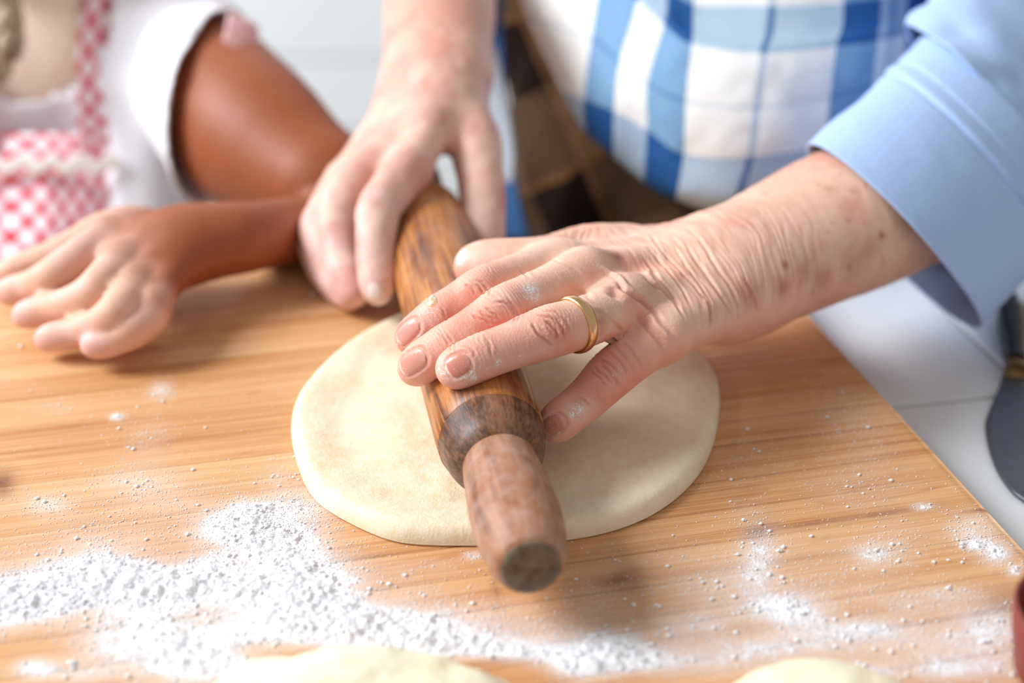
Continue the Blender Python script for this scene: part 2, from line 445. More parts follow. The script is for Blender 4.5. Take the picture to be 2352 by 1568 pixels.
while yy > -0.56:
    w = random.choice([0.019, 0.021, 0.024, 0.027]); y1 = yy; y0 = yy - w; yy = y0
    nx = 330; ny = max(3, int(w / 0.0024)); Lx = 0.92
    xs = np.linspace(-Lx, 0, nx); ys = np.concatenate([[y0 + 0.00004], np.linspace(y0 + 0.0005, y1 - 0.0005, ny), [y1 - 0.00004]])
    X, Y = np.meshgrid(xs, ys, indexing='ij'); n0 = X.size
    Z = np.zeros_like(X); Z[:, 0] = -0.00022; Z[:, -1] = -0.00022; Z[-1, :] = -0.0012; Z[0, :] = -0.0012
    V = np.stack([X.ravel(), Y.ravel(), Z.ravel()], 1); m_ = len(ys)
    i, j = np.meshgrid(np.arange(nx - 1), np.arange(m_ - 1), indexing='ij'); a = (i * m_ + j).ravel()
    Q = np.stack([a, a + m_, a + m_ + 1, a + 1], 1)
    W = b2w(V[:, :2]); fd = np.clip(flour_density(W), 0, 1)
    fd = np.clip(fd * 1.18 + 0.05 * sm(-V[:, 1], 0.1, 0.42), 0, 1)
    px, py, _ = proj(W); kn = np.zeros(len(W))
    for bx, by, rx, ry, w_ in KN:
        kn = np.maximum(kn, w_ * np.exp(-(((px - bx) / rx) ** 2 + ((py + 0.14 * (px - bx) - by) / ry) ** 2)))
    kn *= 0.8 + 1.1 * vnoise(np.stack([V[:, 0] * 90, V[:, 1] * 500, V[:, 0] * 0], 1), 5)
    ring = [r * m_ for r in range(nx)] + [(nx - 1) * m_ + r for r in range(1, m_)] + [r * m_ + m_ - 1 for r in range(nx - 2, -1, -1)] + [r for r in range(m_ - 2, 0, -1)]
    ring = np.array(ring); low = V[ring].copy(); low[:, 2] = -TH; nb = len(V)
    V2 = np.concatenate([V, low]); nr = len(ring); r = np.arange(nr)
    Qs = np.stack([ring, nb + r, nb + (r + 1) % nr, ring[(r + 1) % nr]], 1)[:, ::-1]
    tint = random.random()
    z = np.zeros(nr)
    o = make('strip', V2, np.concatenate([Q, Qs]), M_BOARD, bd, smooth=False, local=True,
             attrs={'flour': np.concatenate([fd, z]), 'tint': np.full(nb + nr, tint), 'knot': np.concatenate([np.clip(kn, 0, 1), z])})
for fx in (-0.86, -0.06):
    box('foot', (fx, -0.52, -0.0258), (fx + 0.03, -0.04, -TH), M_BOARD, bd, local=True)

# ------------------------------------------------------------------ dough disc
def px_poly(P, z): return np.array([pl(x, y, z) for x, y in P])
DO = [(663,960),(668,1010),(690,1090),(715,1135),(760,1170),(820,1200),(880,1228),(930,1240),(1000,1242),(1090,1243),(1200,1241),(1300,1231),(1360,1222),(1440,1202),(1510,1170),(1570,1125),(1620,1070),(1642,1010),(1652,950),(1658,900),(1648,860),(1620,820),(1560,778),(1480,745),(1380,715),(1270,694),(1160,684),(1060,690),(980,708),(900,733),(830,770),(760,820),(710,870),(680,915)]
ol = px_poly(DO, 0.003)[:, :2]; ol = spline(np.vstack([ol, ol[:1]]), 8)[:-1]
for _ in range(3): ol = sum(np.roll(ol, k, 0) for k in range(-5, 6)) / 11
cen = ol.mean(0); nA = len(ol); rad = np.concatenate([np.linspace(0, 0.9, 60)[1:], 0.9 + 0.1 * np.sin(np.linspace(0, math.pi / 2, 22))[1:]])
V = [np.array([[cen[0], cen[1], 0.0055]])]
for r in rad:
    p = cen + (ol - cen) * r
    e = max(0.0, (r - 0.93) / 0.07)
    wob = vnoise(np.c_[p * 40, np.zeros(nA)], 3) * 0.0016 + vnoise(np.c_[p * 140, np.zeros(nA)], 4) * 0.0005
    h = (0.0052 + 0.0020 * sm(np.full(nA, r), 0.72, 0.93) + wob) * math.sqrt(max(0, 1 - e ** 2.6)) if e < 1 else np.full(nA, 0.0008)
    h = np.maximum(h, 0.0008)
    V.append(np.c_[p, h])
p = cen + (ol - cen) * 0.988; V.append(np.c_[p, np.full(nA, 0.0003)])
nR = len(V) - 1; V = np.concatenate(V); F = []
for i in range(nA): F.append((0, 1 + i, 1 + (i + 1) % nA))
for r in range(nR - 1):
    for i in range(nA):
        a = 1 + r * nA; j = (i + 1) % nA; F.append((a + i, a + nA + i, a + nA + j, a + j))
V[:, 2] += B
dd = empty('dough_disc', (cen[0], cen[1], B)); tag(dd, 'round sheet of pale dough rolled flat under the rolling pin', 'dough')
make('sheet', V, F, M_DOUGH, dd)
def dough_top(P):
    P = np.atleast_2d(P); return B + 0.006

# ------------------------------------------------------------------ rolling pin
ZC = 0.030
pa = pl(1222, 1308, ZC); pb = pl(990, 560, ZC); ax = nrm(pb - pa)
def s_at(py):                                     # distance along the pin at which its axis shows at pixel row py
    lo, hi = -0.1, 0.9
    for _ in range(40):
        m_ = (lo + hi) / 2
        if proj(pa + ax * m_)[1] > py: lo = m_
        else: hi = m_
    return lo
sN, sB = s_at(1076), s_at(985)
print('PIN neck s', sN, 'shoulder', sB, 'at560', s_at(560))
def wood_mat(name, ramp, fine=420, dust=0.3, along=14, rough=0.36):
    m = NT(name); t = m.n('ShaderNodeTexCoord').outputs['Object']
    mp = m.n('ShaderNodeMapping', Vector=t); mp.inputs['Scale'].default_value = (fine, fine, along)
    f = m.noise(mp.outputs[0], 1.0, 4, 0.65, 0.5)
    mp2 = m.n('ShaderNodeMapping', Vector=t); mp2.inputs['Scale'].default_value = (60, 60, 12)
    g = m.noise(mp2.outputs[0], 1.0, 4, 0.6, 0.8)
    c = m.ramp(m.math('ADD', m.math('MULTIPLY', f, 0.5), m.math('MULTIPLY', g, 0.5)), ramp)
    co = t; d1 = m.noise(co, 1300, 2, 0.6); d2 = m.noise(co, 120, 3, 0.6)
    k = m.math('MULTIPLY', m.math('SUBTRACT', m.math('ADD', m.math('MULTIPLY', d1, 0.6), m.math('MULTIPLY', d2, 0.4)), 0.72 - dust * 0.2), 10, clamp=True)
    k = m.math('MAXIMUM', m.math('MULTIPLY', k, 0.75), m.math('MULTIPLY', m.ramp(d2, [(0.35, (0, 0, 0)), (0.75, (1, 1, 1))]), dust))
    c = m.mix(k, c, srgb(226, 216, 212))
    b = m.bump(f, 0.3, 0.0005)
    return m.P(Base_Color=c, Roughness=m.math('ADD', rough, m.math('MULTIPLY', k, 0.3)), Normal=b, Specular_IOR_Level=0.4)
M_BARREL = wood_mat('worn_beech', [(0.38, srgb(84, 42, 14)), (0.46, srgb(140, 80, 30)), (0.54, srgb(182, 114, 50)), (0.66, srgb(208, 146, 80))], 420, 0.10)
M_SHOULD = wood_mat('dark_end_grain', [(0.40, srgb(50, 26, 14)), (0.48, srgb(92, 54, 28)), (0.58, srgb(140, 90, 52))], 700, 0.12, 60, rough=0.40)
M_HANDLE = wood_mat('floury_handle', [(0.36, srgb(118, 70, 44)), (0.5, srgb(158, 104, 70)), (0.66, srgb(184, 132, 96))], 300, 0.24, rough=0.52)
M_BUTT = wood_mat('worn_butt', [(0.36, srgb(66, 50, 36)), (0.5, srgb(96, 80, 62)), (0.66, srgb(122, 108, 92))], 300, 0.12, 300)
pin = empty('rolling_pin', pa, 'dark brown turned wooden rolling pin lying across the dough', 'rolling pin')
pin.rotation_mode = 'QUATERNION'; pin.rotation_quaternion = Vector((0, 0, 1)).rotation_difference(Vector(ax))
def lathe(name, prof, mat, parent, n=96, label=None):
    prof = np.array(prof); V = []; m_ = len(prof)
    th = np.linspace(0, 2 * math.pi, n, endpoint=False)
    V = np.stack([np.outer(prof[:, 1], np.cos(th)), np.outer(prof[:, 1], np.sin(th)), np.repeat(prof[:, 0][:, None], n, 1)], -1).reshape(-1, 3)
    i, j = np.meshgrid(np.arange(m_ - 1), np.arange(n), indexing='ij')
    a = (i * n + j).ravel(); b_ = (i * n + (j + 1) % n).ravel()
    Q = np.stack([a, b_, b_ + n, a + n], 1)
    o = make(name, V, Q, mat, parent, local=True, label=label); return o
def prof_s(pts, m=6): return spline(np.array(pts), m)
LB = 0.235
hp = prof_s([(0.0015, 0.0112), (0.0035, 0.0130), (0.010, 0.0150), (0.022, 0.0168), (0.036, 0.0173), (0.055, 0.0163), (0.075, 0.0143), (sN - 0.004, 0.0129), (sN + 0.004, 0.0131)], 8)
lathe('handle', hp, M_HANDLE, pin)
lathe('butt_face', [(0.0001, 0.0001), (0.0, 0.004), (0.0, 0.0090), (0.0004, 0.0106), (0.0016, 0.0113)], M_BUTT, pin, label='grey-brown worn flat end of the near handle')
sh = prof_s([(sN, 0.0130), (sN + 0.002, 0.0152), (sN + 0.0065, 0.0185), (sN + 0.013, 0.0207), (sN + 0.0215, 0.0222)], 8)
lathe('shoulder', sh, M_SHOULD, pin, label='darker rounded end grain of the barrel')
b0 = sN + 0.0215
lathe('barrel', [(b0, 0.0222), (b0 + 0.0004, 0.0226), (b0 + 0.01, 0.0230)] + [(b0 + 0.01 + t * (LB - 0.02), 0.0230 + 0.0006 * math.sin(math.pi * t)) for t in np.linspace(0.1, 1, 12)] + [(b0 + LB, 0.0226)], M_BARREL, pin)
e0 = b0 + LB
lathe('shoulder', [(2 * 0 + e0 + (b0 - s), r) for s, r in sh[::-1]], M_SHOULD, pin)
lathe('handle', [(e0 + 0.0215 + (sN - s), r) for s, r in hp[::-1]], M_HANDLE, pin)
lathe('butt_face', [(e0 + 0.0215 + sN - s, r) for s, r in [(0.0016, 0.0113), (0.0004, 0.0106), (0, 0.009), (0.0001, 0.0001)]], M_BUTT, pin)
# ring of the finger strokes etc follow

print('t', round(time.time() - T0, 1))
# ------------------------------------------------------------------ hands
class Hand: pass
def nd(px, py, d, r): return np.array([*pt(px, py, d), r * d / FPX])
def build_hand(spec):
    H = Hand(); H.f = {}
    for k in ('index', 'middle', 'ring', 'pinky', 'thumb'): H.f[k] = np.array([nd(*q) for q in spec[k]])
    H.w = nd(*spec['wrist'][0]); H.arm = np.array([nd(*q) for q in spec['wrist']])
    mi, mp = H.f['index'][0][:3], H.f['pinky'][0][:3]
    n = np.cross(mi - H.w[:3], mp - H.w[:3]); n = nrm(n)
    if n[2] < 0: n = -n
    H.n = n; H.ch = {k: spline(v, 4) for k, v in H.f.items()}
    for k, v in H.ch.items(): v[:, 3] = np.maximum(v[:, 3], 0.003)
    H.kf = spec.get('kf', 0.0035); H.kp = spec.get('kp', 0.007); H.web = spec.get('web', 0.42); fl = spec.get('armfl', 0.82)
    H.fa = spline(H.arm, 3)
    side = nrm(mi - mp); H.side = side
    wi = H.w[:3] + side * H.w[3] * 0.42; wp = H.w[:3] - side * H.w[3] * 0.42; rw = H.w[3] * 0.60
    order = ('index', 'middle', 'ring', 'pinky')
    wr = {k: wi + (wp - wi) * i / 3 for i, k in enumerate(order)}
    extra = spec.get('extra', [])
    ex = [(nd(*a), nd(*b)) for a, b in extra]
    def f(P):
        d = None
        for k in order:
            e = cchain(P, H.ch[k], H.kf); d = e if d is None else np.minimum(d, e)
        e = cchain(P, H.ch['thumb'], 0.006)
        # palm
        pm = None
        for k in order:
            a = H.f[k][0]; c = cap(P, a[:3] - H.n * 0.0005, wr[k], a[3] * 1.02, rw, H.n, 0.92)
            pm = c if pm is None else smin(pm, c, H.kp)
        for i in range(3):
            a, b = H.f[order[i]], H.f[order[i + 1]]
            pa_ = a[0] + (a[1] - a[0]) * H.web; pb_ = b[0] + (b[1] - b[0]) * H.web
            c = cap(P, pa_[:3] - H.n * 0.002, pb_[:3] - H.n * 0.002, pa_[3] * 0.62, pb_[3] * 0.62); pm = smin(pm, c, 0.006)
            c = cap(P, a[0][:3] - H.n * 0.003, b[0][:3] - H.n * 0.003, a[0][3] * 0.85, b[0][3] * 0.85); pm = smin(pm, c, 0.006)
        pm = smin(pm, e, 0.010)
        for a, b in ex: pm = smin(pm, cap(P, a[:3], b[:3], a[3], b[3]), 0.012)
        arm = None
        for i in range(len(H.fa) - 1):
            c = cap(P, H.fa[i][:3], H.fa[i + 1][:3], H.fa[i][3], H.fa[i + 1][3], H.n, fl); arm = c if arm is None else smin(arm, c, 0.01)
        pm = smin(pm, arm, 0.022)
        return smin(pm, d, 0.0055)
    lo = np.min([c[:, :3].min(0) for c in H.ch.values()] + [H.arm[:, :3].min(0) - H.arm[:, 3].max()], 0) - 0.015
    hi = np.max([c[:, :3].max(0) for c in H.ch.values()] + [H.arm[:, :3].max(0) + H.arm[:, 3].max()], 0) + 0.015
    H.lo, H.hi = lo, hi
    H.sdf = lambda P: cull(P, lo, hi, f)
    return H
def polydist(V, poly):
    d = np.full(len(V), 1e9); s = np.zeros(len(V)); L = 0; tot = sum(np.linalg.norm(poly[i + 1] - poly[i]) for i in range(len(poly) - 1))
    for i in range(len(poly) - 1):
        a, b = poly[i], poly[i + 1]; ab = b - a; l = np.linalg.norm(ab)
        t = np.clip(((V - a) @ ab) / (l * l), 0, 1); q = np.linalg.norm(V - a - t[:, None] * ab, axis=1)
        m = q < d; d[m] = q[m]; s[m] = (L + t[m] * l) / tot; L += l
    return d, s
class Surf:                              # a finished skin surface that pixels can be looked up on (for veins, creases, nails)
    def __init__(s, V, N):
        s.V, s.N = V, N; s.x, s.y, s.d = proj(V)
        s.fr = (N @ np.array([0, CP, -SP])) < 0.1
        s.fi = np.where(s.fr)[0]; s.fx = s.x[s.fi].astype(np.float32); s.fy = s.y[s.fi].astype(np.float32); s.fd = s.d[s.fi]
    def at(s, px, py, near=None):
        b = 6
        while True:
            c = np.where((np.abs(s.fx - px) < b) & (np.abs(s.fy - py) < b))[0]
            if len(c): break
            b *= 2
        q = (s.fx[c] - px) ** 2 + (s.fy[c] - py) ** 2; c = c[q <= max(q.min() * 1.2, 9.0)]
        return s.fi[c[np.argmin(s.fd[c])]]
    def line(s, pts): return np.array([s.V[s.at(x, y)] for x, y in pts])
def stroke(S, disp, tone, pts, amp, wid, red=0.0, m=3):
    pts = spline(np.array(pts, float), m); L = S.line(pts)
    lo, hi = L.min(0) - wid * 4, L.max(0) + wid * 4
    c = np.where(((S.V > lo) & (S.V < hi)).all(1))[0]
    if len(c) == 0: return
    d, t = polydist(S.V[c], L)
    tp = sm(np.minimum(t, 1 - t), -0.02, 0.22)
    g = np.exp(-(d / wid) ** 2) * tp
    disp[c] += amp * g
    disp[c] -= amp * 0.35 * np.exp(-((d - wid * 2.1) / wid) ** 2) * tp
    if red: tone[c] += red * g
def nail(H, S, root, base, tip, half, lift, mat, tone, label=None, name='fingernail'):
    """base, tip: pixel ends of the nail's centre line; half: half width in metres"""
    a = S.V[S.at(*base)]; b = S.V[S.at(*tip)]; na = S.N[S.at(*base)]; nb = S.N[S.at(*tip)]
    n = nrm(na + nb); u = nrm(b - a); w = np.cross(n, u); Ln = np.linalg.norm(b - a)
    nu, nv = 26, 20; V = []; T = []
    for i in range(nu + 1):
        for j in range(nv + 1):
            t = i / nu; s = j / nv * 2 - 1
            # rounded outline
            k = (1 - abs(2 * t - 1) ** 3.2) ** 0.5 if 0 < t < 1 else 0.0
            hw = half * (0.28 + 0.72 * k) * (0.94 + 0.1 * t)
            q = a + u * (t * Ln - 0.0012 * (s * s) * (1 if t > .5 else -1) * abs(2 * t - 1)) + w * s * hw
            V.append(q + n * 0.006); T.append((t, s))
    V = np.array(V); T = np.array(T)
    for _ in range(24): V = V - n * H.sdf(V)[:, None] * 0.8
    g = grad(H.sdf, V); g /= np.linalg.norm(g, axis=1)[:, None]
    ed = np.maximum(np.abs(T[:, 1]) ** 6, np.abs(2 * T[:, 0] - 1) ** 10)
    # flatten across: raise the sides a little less than skin rim
    V = V + g * (lift * (1 - ed) - 0.0003 * ed)[:, None]
    V = V + g * (0.0002 * sm(T[:, 0], 0.75, 1.0) * (1 - np.abs(T[:, 1]) ** 6))[:, None]
    i, j = np.meshgrid(np.arange(nu), np.arange(nv), indexing='ij'); a_ = (i * (nv + 1) + j).ravel()
    Q = np.stack([a_, a_ + nv + 1, a_ + nv + 2, a_ + 1], 1)
    tn = np.array(tone)[None] * np.ones((len(V), 1)); wt = np.array(srgb(236, 214, 200))
    f = sm(T[:, 0], 0.84, 0.93)[:, None]; tn = tn * (1 - f) + wt * f
    f = (1 - sm(T[:, 0], 0.06, 0.2))[:, None] * 0.5; tn = tn * (1 - f) + np.array(srgb(232, 190, 176)) * f
    return make(name, V, Q, mat, root, attrs={'tone': tn}, label=label)
def nail_rim(S, disp, tone, base, tip, half):
    a = S.V[S.at(*base)]; b = S.V[S.at(*tip)]; n = nrm(S.N[S.at(*base)] + S.N[S.at(*tip)]); u = nrm(b - a); w = np.cross(n, u); Ln = np.linalg.norm(b - a)
    P = S.V - (a + b) / 2; s = (P @ u) / (Ln / 2); t = (P @ w) / half; h = P @ n
    q = (np.abs(s) ** 2.6 + np.abs(t) ** 2.6) ** (1 / 2.6)
    m = (np.abs(h) < 0.008) & (S.N @ n > 0.1)
    front = sm(s, 0.55, 1.0)
    disp += m * (0.00040 * np.exp(-((q - 1.22) / 0.14) ** 2) * (1 - front) - 0.00025 * np.exp(-((q - 1.0) / 0.1) ** 2) - 0.0002 * (q < 0.95))
    tone += m * 0.5 * np.exp(-((q - 1.06) / 0.1) ** 2)

# ---- the hand with the ring: every joint at its place over the pin
SPEC_L = dict(
 index=[(1285,604,.657,54),(1200,630,.638,48),(1112,662,.6205,47),(1062,692,.6205,42),(1010,724,.6195,41),(965,758,.622,38),(942,778,.6255,33)],
 middle=[(1345,628,.639,58),(1255,668,.623,52),(1165,708,.606,52),(1095,752,.6035,46),(1027,796,.602,46),(975,828,.606,43),(953,846,.610,37)],
 ring=[(1452,692,.6265,60),(1352,735,.606,54),(1262,762,.595,56),(1185,790,.590,49),(1110,818,.586,47),(1065,838,.585,44),(1043,848,.586,39)],
 pinky=[(1530,762,.6225,58),(1462,812,.616,52),(1405,858,.6105,50),(1375,888,.6095,44),(1344,920,.608,42),(1295,958,.605,41),(1275,976,.605,36)],
 thumb=[(1470,590,.705,66),(1345,585,.694,58),(1270,600,.680,50),(1205,608,.667,48),(1140,608,.667,45),(1088,612,.669,42)],
 wrist=[(1655,640,.680,140),(1760,592,.700,152),(1880,535,.720,165),(2010,478,.742,176),(2300,350,.80,185),(2560,230,.86,190)],
 kf=0.003, kp=0.0065, web=0.40, armfl=0.80,
 extra=[((1400,600,.69,62),(1590,610,.70,72)),((1560,740,.635,40),(1640,700,.668,70))])
HL = build_hand(SPEC_L)
def L6(pts): return [(1250 + x / 3.734, 480 + y / 3.734) for x, y in pts]
def L1(pts): return [(850 + x / 2.529, 480 + y / 2.529) for x, y in pts]
V, Q, N = sculpt(HL.sdf, HL.lo, np.minimum(HL.hi, [0.27, 9, 9]), 0.0020, 2)
print('t', round(time.time() - T0, 1))
print('hand verts', len(V))
S = Surf(V, N); disp = np.zeros(len(V)); crease = np.zeros(len(V))
dors = sm(N @ HL.n, 0.0, 0.5)
# loose skin: fine folds running across the back of the hand and the wrist
axm = nrm(HL.w[:3] - HL.f['ring'][0][:3]); sd = nrm(np.cross(HL.n, axm))
def field(c, a1, a2):
    d1 = nrm(axm * math.cos(a1) + sd * math.sin(a1)); d2 = np.cross(HL.n, d1)
    return (V - c) @ d1, (V - c) @ d2
sA, tA = field(HL.w[:3], math.radians(a_) if (a_ := -18) else 0, 0)
wrp = vnoise(V * 60, 9) * 0.010
hand_s = (V - HL.w[:3]) @ axm                       # <0 towards the fingers, >0 along the forearm
zone = sm(hand_s, -0.075, -0.045) * (1 - sm(hand_s, 0.015, 0.04)) * dors
n1 = vnoise(np.stack([(sA + wrp) * 420, tA * 45, V[:, 2] * 20], 1), 21); n2 = vnoise(np.stack([(sA + wrp) * 900, tA * 110, V[:, 2] * 30], 1), 22)
fold = np.abs(n1 * 2 - 1); fold2 = np.abs(n2 * 2 - 1)
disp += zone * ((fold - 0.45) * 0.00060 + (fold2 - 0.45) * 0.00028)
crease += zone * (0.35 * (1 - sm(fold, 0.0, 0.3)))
# fine transverse lines along each finger and knuckle folds
for k in ('index', 'middle', 'ring', 'pinky'):
    nodes = HL.f[k]
    for ji, (amp, win) in ((2, (0.00013, 0.0085)), (4, (0.00010, 0.0050))):
        J = nodes[ji][:3]; a = nrm(nodes[ji + 1][:3] - nodes[ji - 1][:3]); r = nodes[ji][3]
        n = nrm(HL.n - a * (HL.n @ a)); w = np.cross(a, n)
        P = V - J; s = P @ a; t = P @ w; h = P @ n
        m = (np.abs(s) < 0.02) & (np.abs(t) < r * 1.15) & (np.abs(h) < r * 1.5)
        q = s * (1 if s is not None else 1) + 9.0 * t ** 2 * np.sign(s) + (vnoise(V * 200, 31) - 0.5) * 0.0030
        g = np.exp(-(s / win) ** 2) * sm(h, -0.002, r * 0.5) * m
        wv = np.sin(q / 0.0017 * 2 * math.pi)
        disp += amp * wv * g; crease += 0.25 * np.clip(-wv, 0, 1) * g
        disp += 0.0006 * np.exp(-(s / 0.006) ** 2 - (t / 0.006) ** 2) * m * (h > 0)
    # whole finger
    a = nrm(nodes[4][:3] - nodes[0][:3]); s = (V - nodes[0][:3]) @ a
    d, _ = polydist(V, nodes[:, :3]); m = np.exp(-(np.maximum(d - nodes[3][3] * 1.1, 0) / 0.002) ** 2) * dors
    n3 = vnoise(np.stack([s * 1300, V[:, 0] * 120, V[:, 2] * 120], 1), 41)
    disp += m * (n3 - 0.5) * 0.00016
# arm: faint across lines
za = sm(hand_s, 0.0, 0.03)
n4 = vnoise(np.stack([sA * 260 + wrp * 200, tA * 60, V[:, 2] * 40], 1), 51)
disp += za * (n4 - 0.5) * 0.00030
# sculpted strokes, laid on the skin where the photograph shows them
ST = [
 (L6([(450,460),(560,530),(640,570),(720,660),(860,750),(930,830)]), .0008, .0011, -.2),
 (L6([(620,600),(700,700),(850,800),(960,880),(1020,960)]), -.0007, .0009, .4),
 (L6([(790,800),(870,880),(960,980),(1060,1080),(1100,1170)]), .0011, .0013, -.3),
 (L6([(800,900),(850,980),(930,1060),(1010,1150),(1050,1230)]), -.0007, .0010, .4),
 (L6([(850,580),(950,650),(1080,750),(1160,850),(1230,960)]), -.0006, .0008, .4),
 (L6([(870,520),(930,600),(1000,680),(1040,760)]), .0008, .0013, -.2),
 (L6([(840,370),(920,500),(1000,600),(1110,740),(1200,900)]), -.0007, .0008, .5),
 (L6([(880,300),(1000,450),(1100,560),(1200,700),(1290,880)]), -.0006, .0007, .4),
 (L6([(900,190),(1010,350),(1150,500),(1280,640),(1380,780),(1430,900)]), -.0006, .0007, .4),
 (L6([(1180,250),(1300,430),(1440,620),(1560,800),(1640,960)]), -.0006, .0008, .5),
 (L6([(1290,200),(1400,350),(1500,520),(1600,650),(1690,900)]), -.0005, .0008, .4),
 (L6([(1100,300),(1220,480),(1340,640),(1440,800),(1500,950)]), -.0005, .0006, .3),
 (L6([(1340,700),(1420,800),(1440,930),(1440,1020)]), -.0007, .0008, .5),
 (L6([(1690,560),(1760,650),(1810,760),(1850,900)]), -.0004, .0009, .6),
 (L6([(420,830),(520,900),(620,980),(700,1080)]), -.0005, .0008, .4),
 (L6([(380,800),(470,850),(560,930),(660,990)]), .0004, .0008, -.1),
 (L6([(600,640),(620,700),(590,760)]), -.0010, .0026, .5),
 (L6([(60,420),(200,470),(350,560)]), -.0003, .0008, .2),
 (L6([(180,640),(330,720),(450,790)]), -.0004, .0012, .2),
 (L1([(1010,640),(1050,665),(1085,700),(1095,740),(1070,755)]), -.0007, .0006, .7),
 (L1([(940,640),(960,690),(1000,740),(1050,785),(1090,800)]), -.0006, .0006, .6),
 (L1([(960,610),(1020,620),(1090,645),(1125,700),(1130,760)]), -.0006, .0006, .6),
 (L1([(985,592),(1080,600),(1145,650),(1160,740)]), -.0004, .0006, .4),
 (L1([(1000,670),(1030,700),(1050,740)]), .0004, .0008, 0),
 (L1([(700,540),(750,535),(815,555),(840,610),(830,660)]), -.0006, .0006, .6),
 (L1([(770,500),(825,540),(862,600),(850,660)]), -.0005, .0006, .5),
 (L1([(580,600),(640,640),(720,675)]), -.0004, .0005, .3),
 (L1([(620,580),(680,622),(745,650)]), -.0004, .0005, .3),
 (L1([(660,560),(720,600),(765,632)]), -.0005, .0005, .4),
 (L1([(385,720),(430,740),(462,790),(470,835)]), -.0004, .0005, .3),
 (L1([(425,705),(480,760),(502,830)]), -.0004, .0005, .3),
 (L1([(560,790),(600,820),(610,870)]), -.0002, .0005, .2),
 (L1([(670,740),(700,790),(705,850)]), -.0003, .0006, .2),
 (L1([(600,430),(640,445),(662,490)]), -.0005, .0005, .4),
 (L1([(545,430),(590,460),(612,505)]), -.0004, .0005, .3),
 (L1([(585,408),(650,420),(692,470),(690,505)]), -.0005, .0006, .4),
 (L1([(400,560),(430,590),(440,645)]), -.0004, .0005, .3),
 (L1([(860,330),(900,370),(950,400)]), -.0005, .0008, .4),
 (L1([(1330,890),(1380,930),(1430,990),(1432,1040)]), -.0006, .0006, .5),
 (L1([(1310,865),(1400,905),(1462,980)]), -.0005, .0006, .4),
 (L1([(1290,910),(1350,960),(1400,1012)]), -.0004, .0005, .3),
 (L1([(1270,930),(1330,990),(1380,1040)]), -.0003, .0005, .2),
 (L1([(1200,1088),(1250,1108),(1282,1150)]), -.0005, .0006, .4),
 (L1([(1172,1100),(1235,1142)]), -.0003, .0005, .2),
 (L1([(1350,800),(1450,880),(1520,980)]), -.0004, .0006, .2),
 (L1([(1390,770),(1490,860),(1560,960)]), -.0004, .0006, .2),
 (L1([(1430,740),(1540,840),(1600,940)]), -.0004, .0006, .2),
 (L1([(1330,620),(1360,680),(1340,760)]), -.0008, .0018, .5),
]
for pts, amp, wid, red in ST: stroke(S, disp, crease, pts, amp * 1.3, wid, red)
NAILS = [((1079,823),(1022,852),.0048),((976,812),(917,851),.0049),((960,738),(910,784),.0043),((1298,958),(1246,990),.0041)]
for b_, t_, hf in NAILS: nail_rim(S, disp, crease, b_, t_, hf)
V2 = V + N * disp[:, None]
# colour of the skin
px, py, _ = proj(V)
def blob(c, r, rr=None):
    P = S.V[S.at(*c)]; return np.exp(-(((V - P) ** 2).sum(1)) / (r * r))
pale = np.array(srgb(240, 198, 174)); rosy = np.array(srgb(228, 148, 128)); brown = np.array(srgb(176, 112, 86))
fing = np.zeros(len(V))
for k in HL.f:
    nodes = HL.f[k]; d, s_ = polydist(V, nodes[1:, :3]); fing = np.maximum(fing, np.exp(-(np.maximum(d - 0.009, 0) / 0.004) ** 2) * sm(s_, 0.02, 0.4))
nz = fbm(V * 55, 3, 61)
T = pale[None] * np.ones((len(V), 1))
def toward(T, c, f): return T * (1 - f[:, None]) + np.array(c)[None] * f[:, None]
T = toward(T, rosy, np.clip(0.50 * fing + 0.42 * sm(nz, 0.48, 0.72), 0, 0.85))
T = toward(T, srgb(240, 205, 190), 0.35 * sm(fbm(V * 90, 3, 63), 0.5, 0.75))
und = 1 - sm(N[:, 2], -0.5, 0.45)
T = toward(T, rosy, 0.35 * und)  # rosier where the surface faces down
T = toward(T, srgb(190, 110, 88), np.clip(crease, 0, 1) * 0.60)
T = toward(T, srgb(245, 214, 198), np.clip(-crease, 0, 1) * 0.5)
for c, r, w in [((1420,588),.0032,.75),((1395,578),.008,.40),((1440,625),.009,.36),((1480,650),.008,.3),((1420,650),.006,.3),((1380,720),.006,.3)]:
    T = toward(T, srgb(126, 66, 62), w * blob(c, r))
spots = sm(vnoise(V * 260, 71), 0.74, 0.95) * sm(hand_s, -0.02, 0.03)
T = toward(T, srgb(186, 116, 84), 0.30 * spots)
for c, r, w in [((1806,606),.0022,.8),((2028,540),.0020,.9),((1800,662),.0045,.6),((1890,640),.007,.45),((2000,575),.006,.35),((1905,430),.003,.4),((1850,620),.005,.4),((1960,610),.008,.4),((1720,670),.006,.5)]:
    T = toward(T, srgb(172, 92, 54), w * blob(c, r))
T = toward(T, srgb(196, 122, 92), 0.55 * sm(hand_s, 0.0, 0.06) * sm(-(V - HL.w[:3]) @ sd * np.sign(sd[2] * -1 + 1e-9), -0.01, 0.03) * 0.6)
flo = np.zeros(len(V))
for c, r, w in [((1150,838),.007,.7),((1085,868),.006,.9),((1200,822),.007,.65),((900,790),.008,.6),((1180,690),.012,.35),((1225,668),.007,1.0),((1060,860),.010,.8),((1010,850),.007,.8),((1120,842),.010,.55),((1180,830),.012,.55),((1250,810),.010,.5),((950,850),.009,.65),((985,730),.009,.75),((970,765),.010,.7),((1260,985),.008,.8),((1325,945),.007,.85),((1300,920),.008,.5),((1400,870),.008,.45),((1090,600),.010,.6),((1055,590),.006,1.1),((1060,790),.016,.35),((1420,860),.006,.6),((1150,760),.014,.3),((1100,650),.012,.3),((1000,800),.012,.45)]:
    flo = np.maximum(flo, w * blob(c, r))
